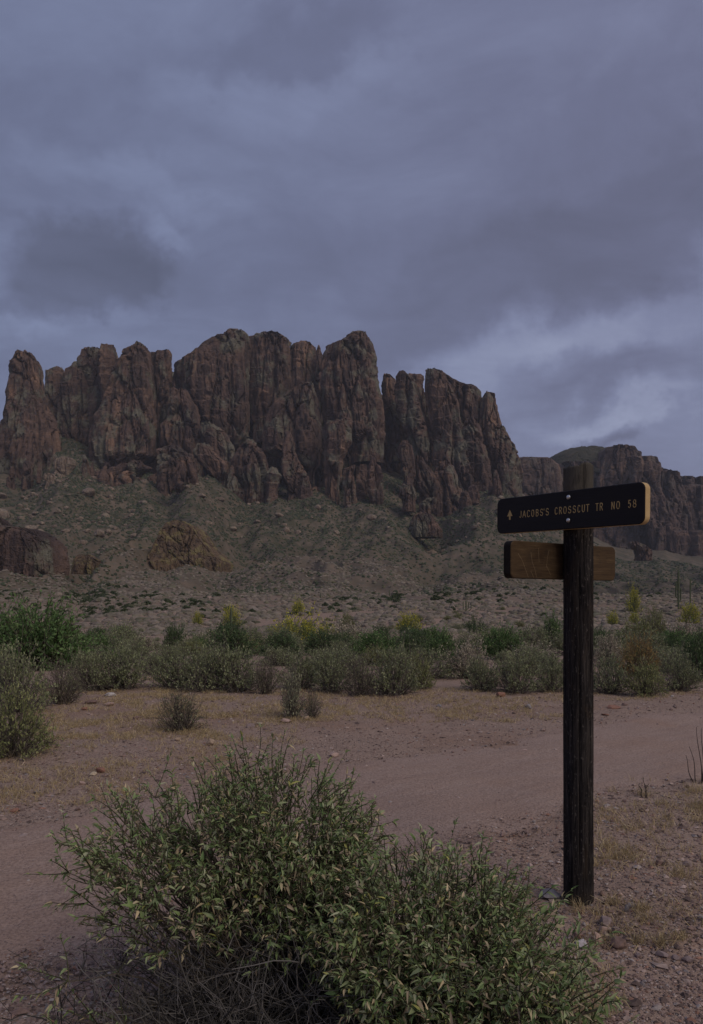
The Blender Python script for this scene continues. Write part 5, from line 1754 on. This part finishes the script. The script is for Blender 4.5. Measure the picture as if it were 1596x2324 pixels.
def tuft(px, py, w, h, n, label, cols=STRAW, spread=.55):
    X, Y, g = px_ground(px, py)
    rng = np.random.default_rng(int(px + py))
    k = Y / F
    base = np.stack([rng.normal(0, w * k * .22, n), rng.normal(0, w * k * .18, n), np.full(n, -.003)], -1)
    d = np.stack([rng.normal(0, spread, n), rng.normal(0, spread, n), np.ones(n)], -1)
    d /= np.linalg.norm(d, axis=1, keepdims=True)
    v, f = blades(base, d, rng.uniform(.45, 1.1, n) * h * k, np.full(n, .0011), rng)
    c = cols[rng.choice(len(cols), n)] * rng.uniform(.75, 1.2, (n, 1))
    add('grass_tuft', mk_mesh('grass_tuft', v, [f], [M_GRASS], np.repeat(c, 5, 0)), loc=(X, Y, g), label=label, cat='grass')


for t in [
    (1312, 2068, 50, 46, 90, 'dry grass tuft in front of the foot of the post'),
    (1392, 2052, 46, 42, 90, 'dry grass tuft right of the foot of the post'),
    (1352, 2074, 40, 26, 50, 'low dry grass tuft between the post and the stone pile'),
    (1456, 2066, 46, 46, 110, 'dense brown dry grass tuft right of the upright grey stone'),
    (1470, 2086, 60, 28, 90, 'spreading dry tuft just below the dense brown one'),
    (1446, 2138, 40, 38, 80, 'dry grass tuft right of the stone pile'),
    (1500, 2142, 60, 46, 120, 'large dry grass tuft at lower right above the eroded edge'),
    (1545, 2128, 40, 34, 80, 'dry grass tuft at lower right nearest the picture edge'),
    (1590, 1835, 40, 50, 110, 'golden grass tuft at the right picture edge'),
    (1500, 1826, 34, 30, 70, 'pale grass tuft right of the post by the path'),
    (1460, 1806, 40, 34, 80, 'pale grass tuft at the path edge around a green sprig'),
    (1580, 1796, 70, 36, 130, 'dense grass patch under the tall bare stalks at the right edge'),
    (1330, 2320, 60, 60, 110, 'dry grass tuft at the bottom, right of the leafy bush'),
    (345, 2290, 90, 60, 150, 'dry grass tuft at the bottom left under the leafy bush'),
    (430, 2265, 80, 50, 110, 'dry grass stems lying under the left part of the leafy bush'),
]:
    tuft(*t)


def stalks(px, py, stems, label, name, leaves=0):
    X, Y, g = px_ground(px, py)
    k = Y / F
    rng = np.random.default_rng(int(px))
    P = []
    for (dx, h, lean) in stems:
        t = np.linspace(0, 1, 9)
        P.append(np.stack([(dx + lean * t + 3 * np.sin(t * 5 + dx)) * k, rng.normal(0, .01) + .03 * t, t * h * k], -1))
    P = np.array(P)
    v, f = tubes(P, np.linspace(.0042, .0016, 9)[None], 5)
    o = add(name, None, loc=(X, Y, g), label=label, cat='plant')
    add('stems', mk_mesh('stems', v, [f], [M_TWIG], np.tile((.06, .048, .042), (len(v), 1))), o)
    if leaves:
        i = rng.integers(0, len(P), leaves)
        pos = P[i, rng.integers(2, 9, leaves)]
        d = rng.normal(size=(leaves, 3)) + np.array([0, 0, .4])
        v, f = scatter(leaf_template(.3, .2, .3), LEAF_F, pos, dir_basis(d), rng.uniform(.010, .024, leaves))
        add('leaves', mk_mesh('leaves', v, [f], [M_LEAF], np.tile((.12, .15, .07), (len(v), 1)), smooth=True), o)


stalks(1594, 1775, [(-6, 125, -4), (0, 120, 6), (6, 100, 10), (-14, 80, -12), (-22, 60, -16), (4, 70, 2), (10, 118, 14)], 'tall dark bare stalks at the right picture edge', 'bare_stalks', 14)
stalks(1465, 1812, [(0, 46, 2), (2, 30, 8), (-2, 26, -8)], 'little green-leaved sprig at the path edge right of the post', 'green_sprig', 26)

gravel()
dry_grass()


# ------------------------------------------------------------------ thin dusk air between here and the mountain
def build_haze():
    m = bpy.data.materials.new('haze')
    m.use_nodes = True
    nt = m.node_tree
    nt.nodes.clear()
    out = nt.nodes.new('ShaderNodeOutputMaterial')
    pv = nt.nodes.new('ShaderNodeVolumePrincipled')
    pv.inputs['Color'].default_value = (0.82, 0.88, 1.0, 1)
    pv.inputs['Density'].default_value = 0.000045
    nt.links.new(pv.outputs[0], out.inputs['Volume'])
    x, y0, y1, z0, z1 = 9500, -9500, 9500, -60, 900
    V = np.array([(-x, y0, z0), (x, y0, z0), (x, y1, z0), (-x, y1, z0), (-x, y0, z1), (x, y0, z1), (x, y1, z1), (-x, y1, z1)])
    Fq = np.array([(3, 2, 1, 0), (4, 5, 6, 7), (0, 1, 5, 4), (1, 2, 6, 5), (2, 3, 7, 6), (3, 0, 4, 7)])
    add('haze', mk_mesh('haze', V, [Fq], [m]), kind='stuff', label='thin bluish dusk haze')


build_haze()
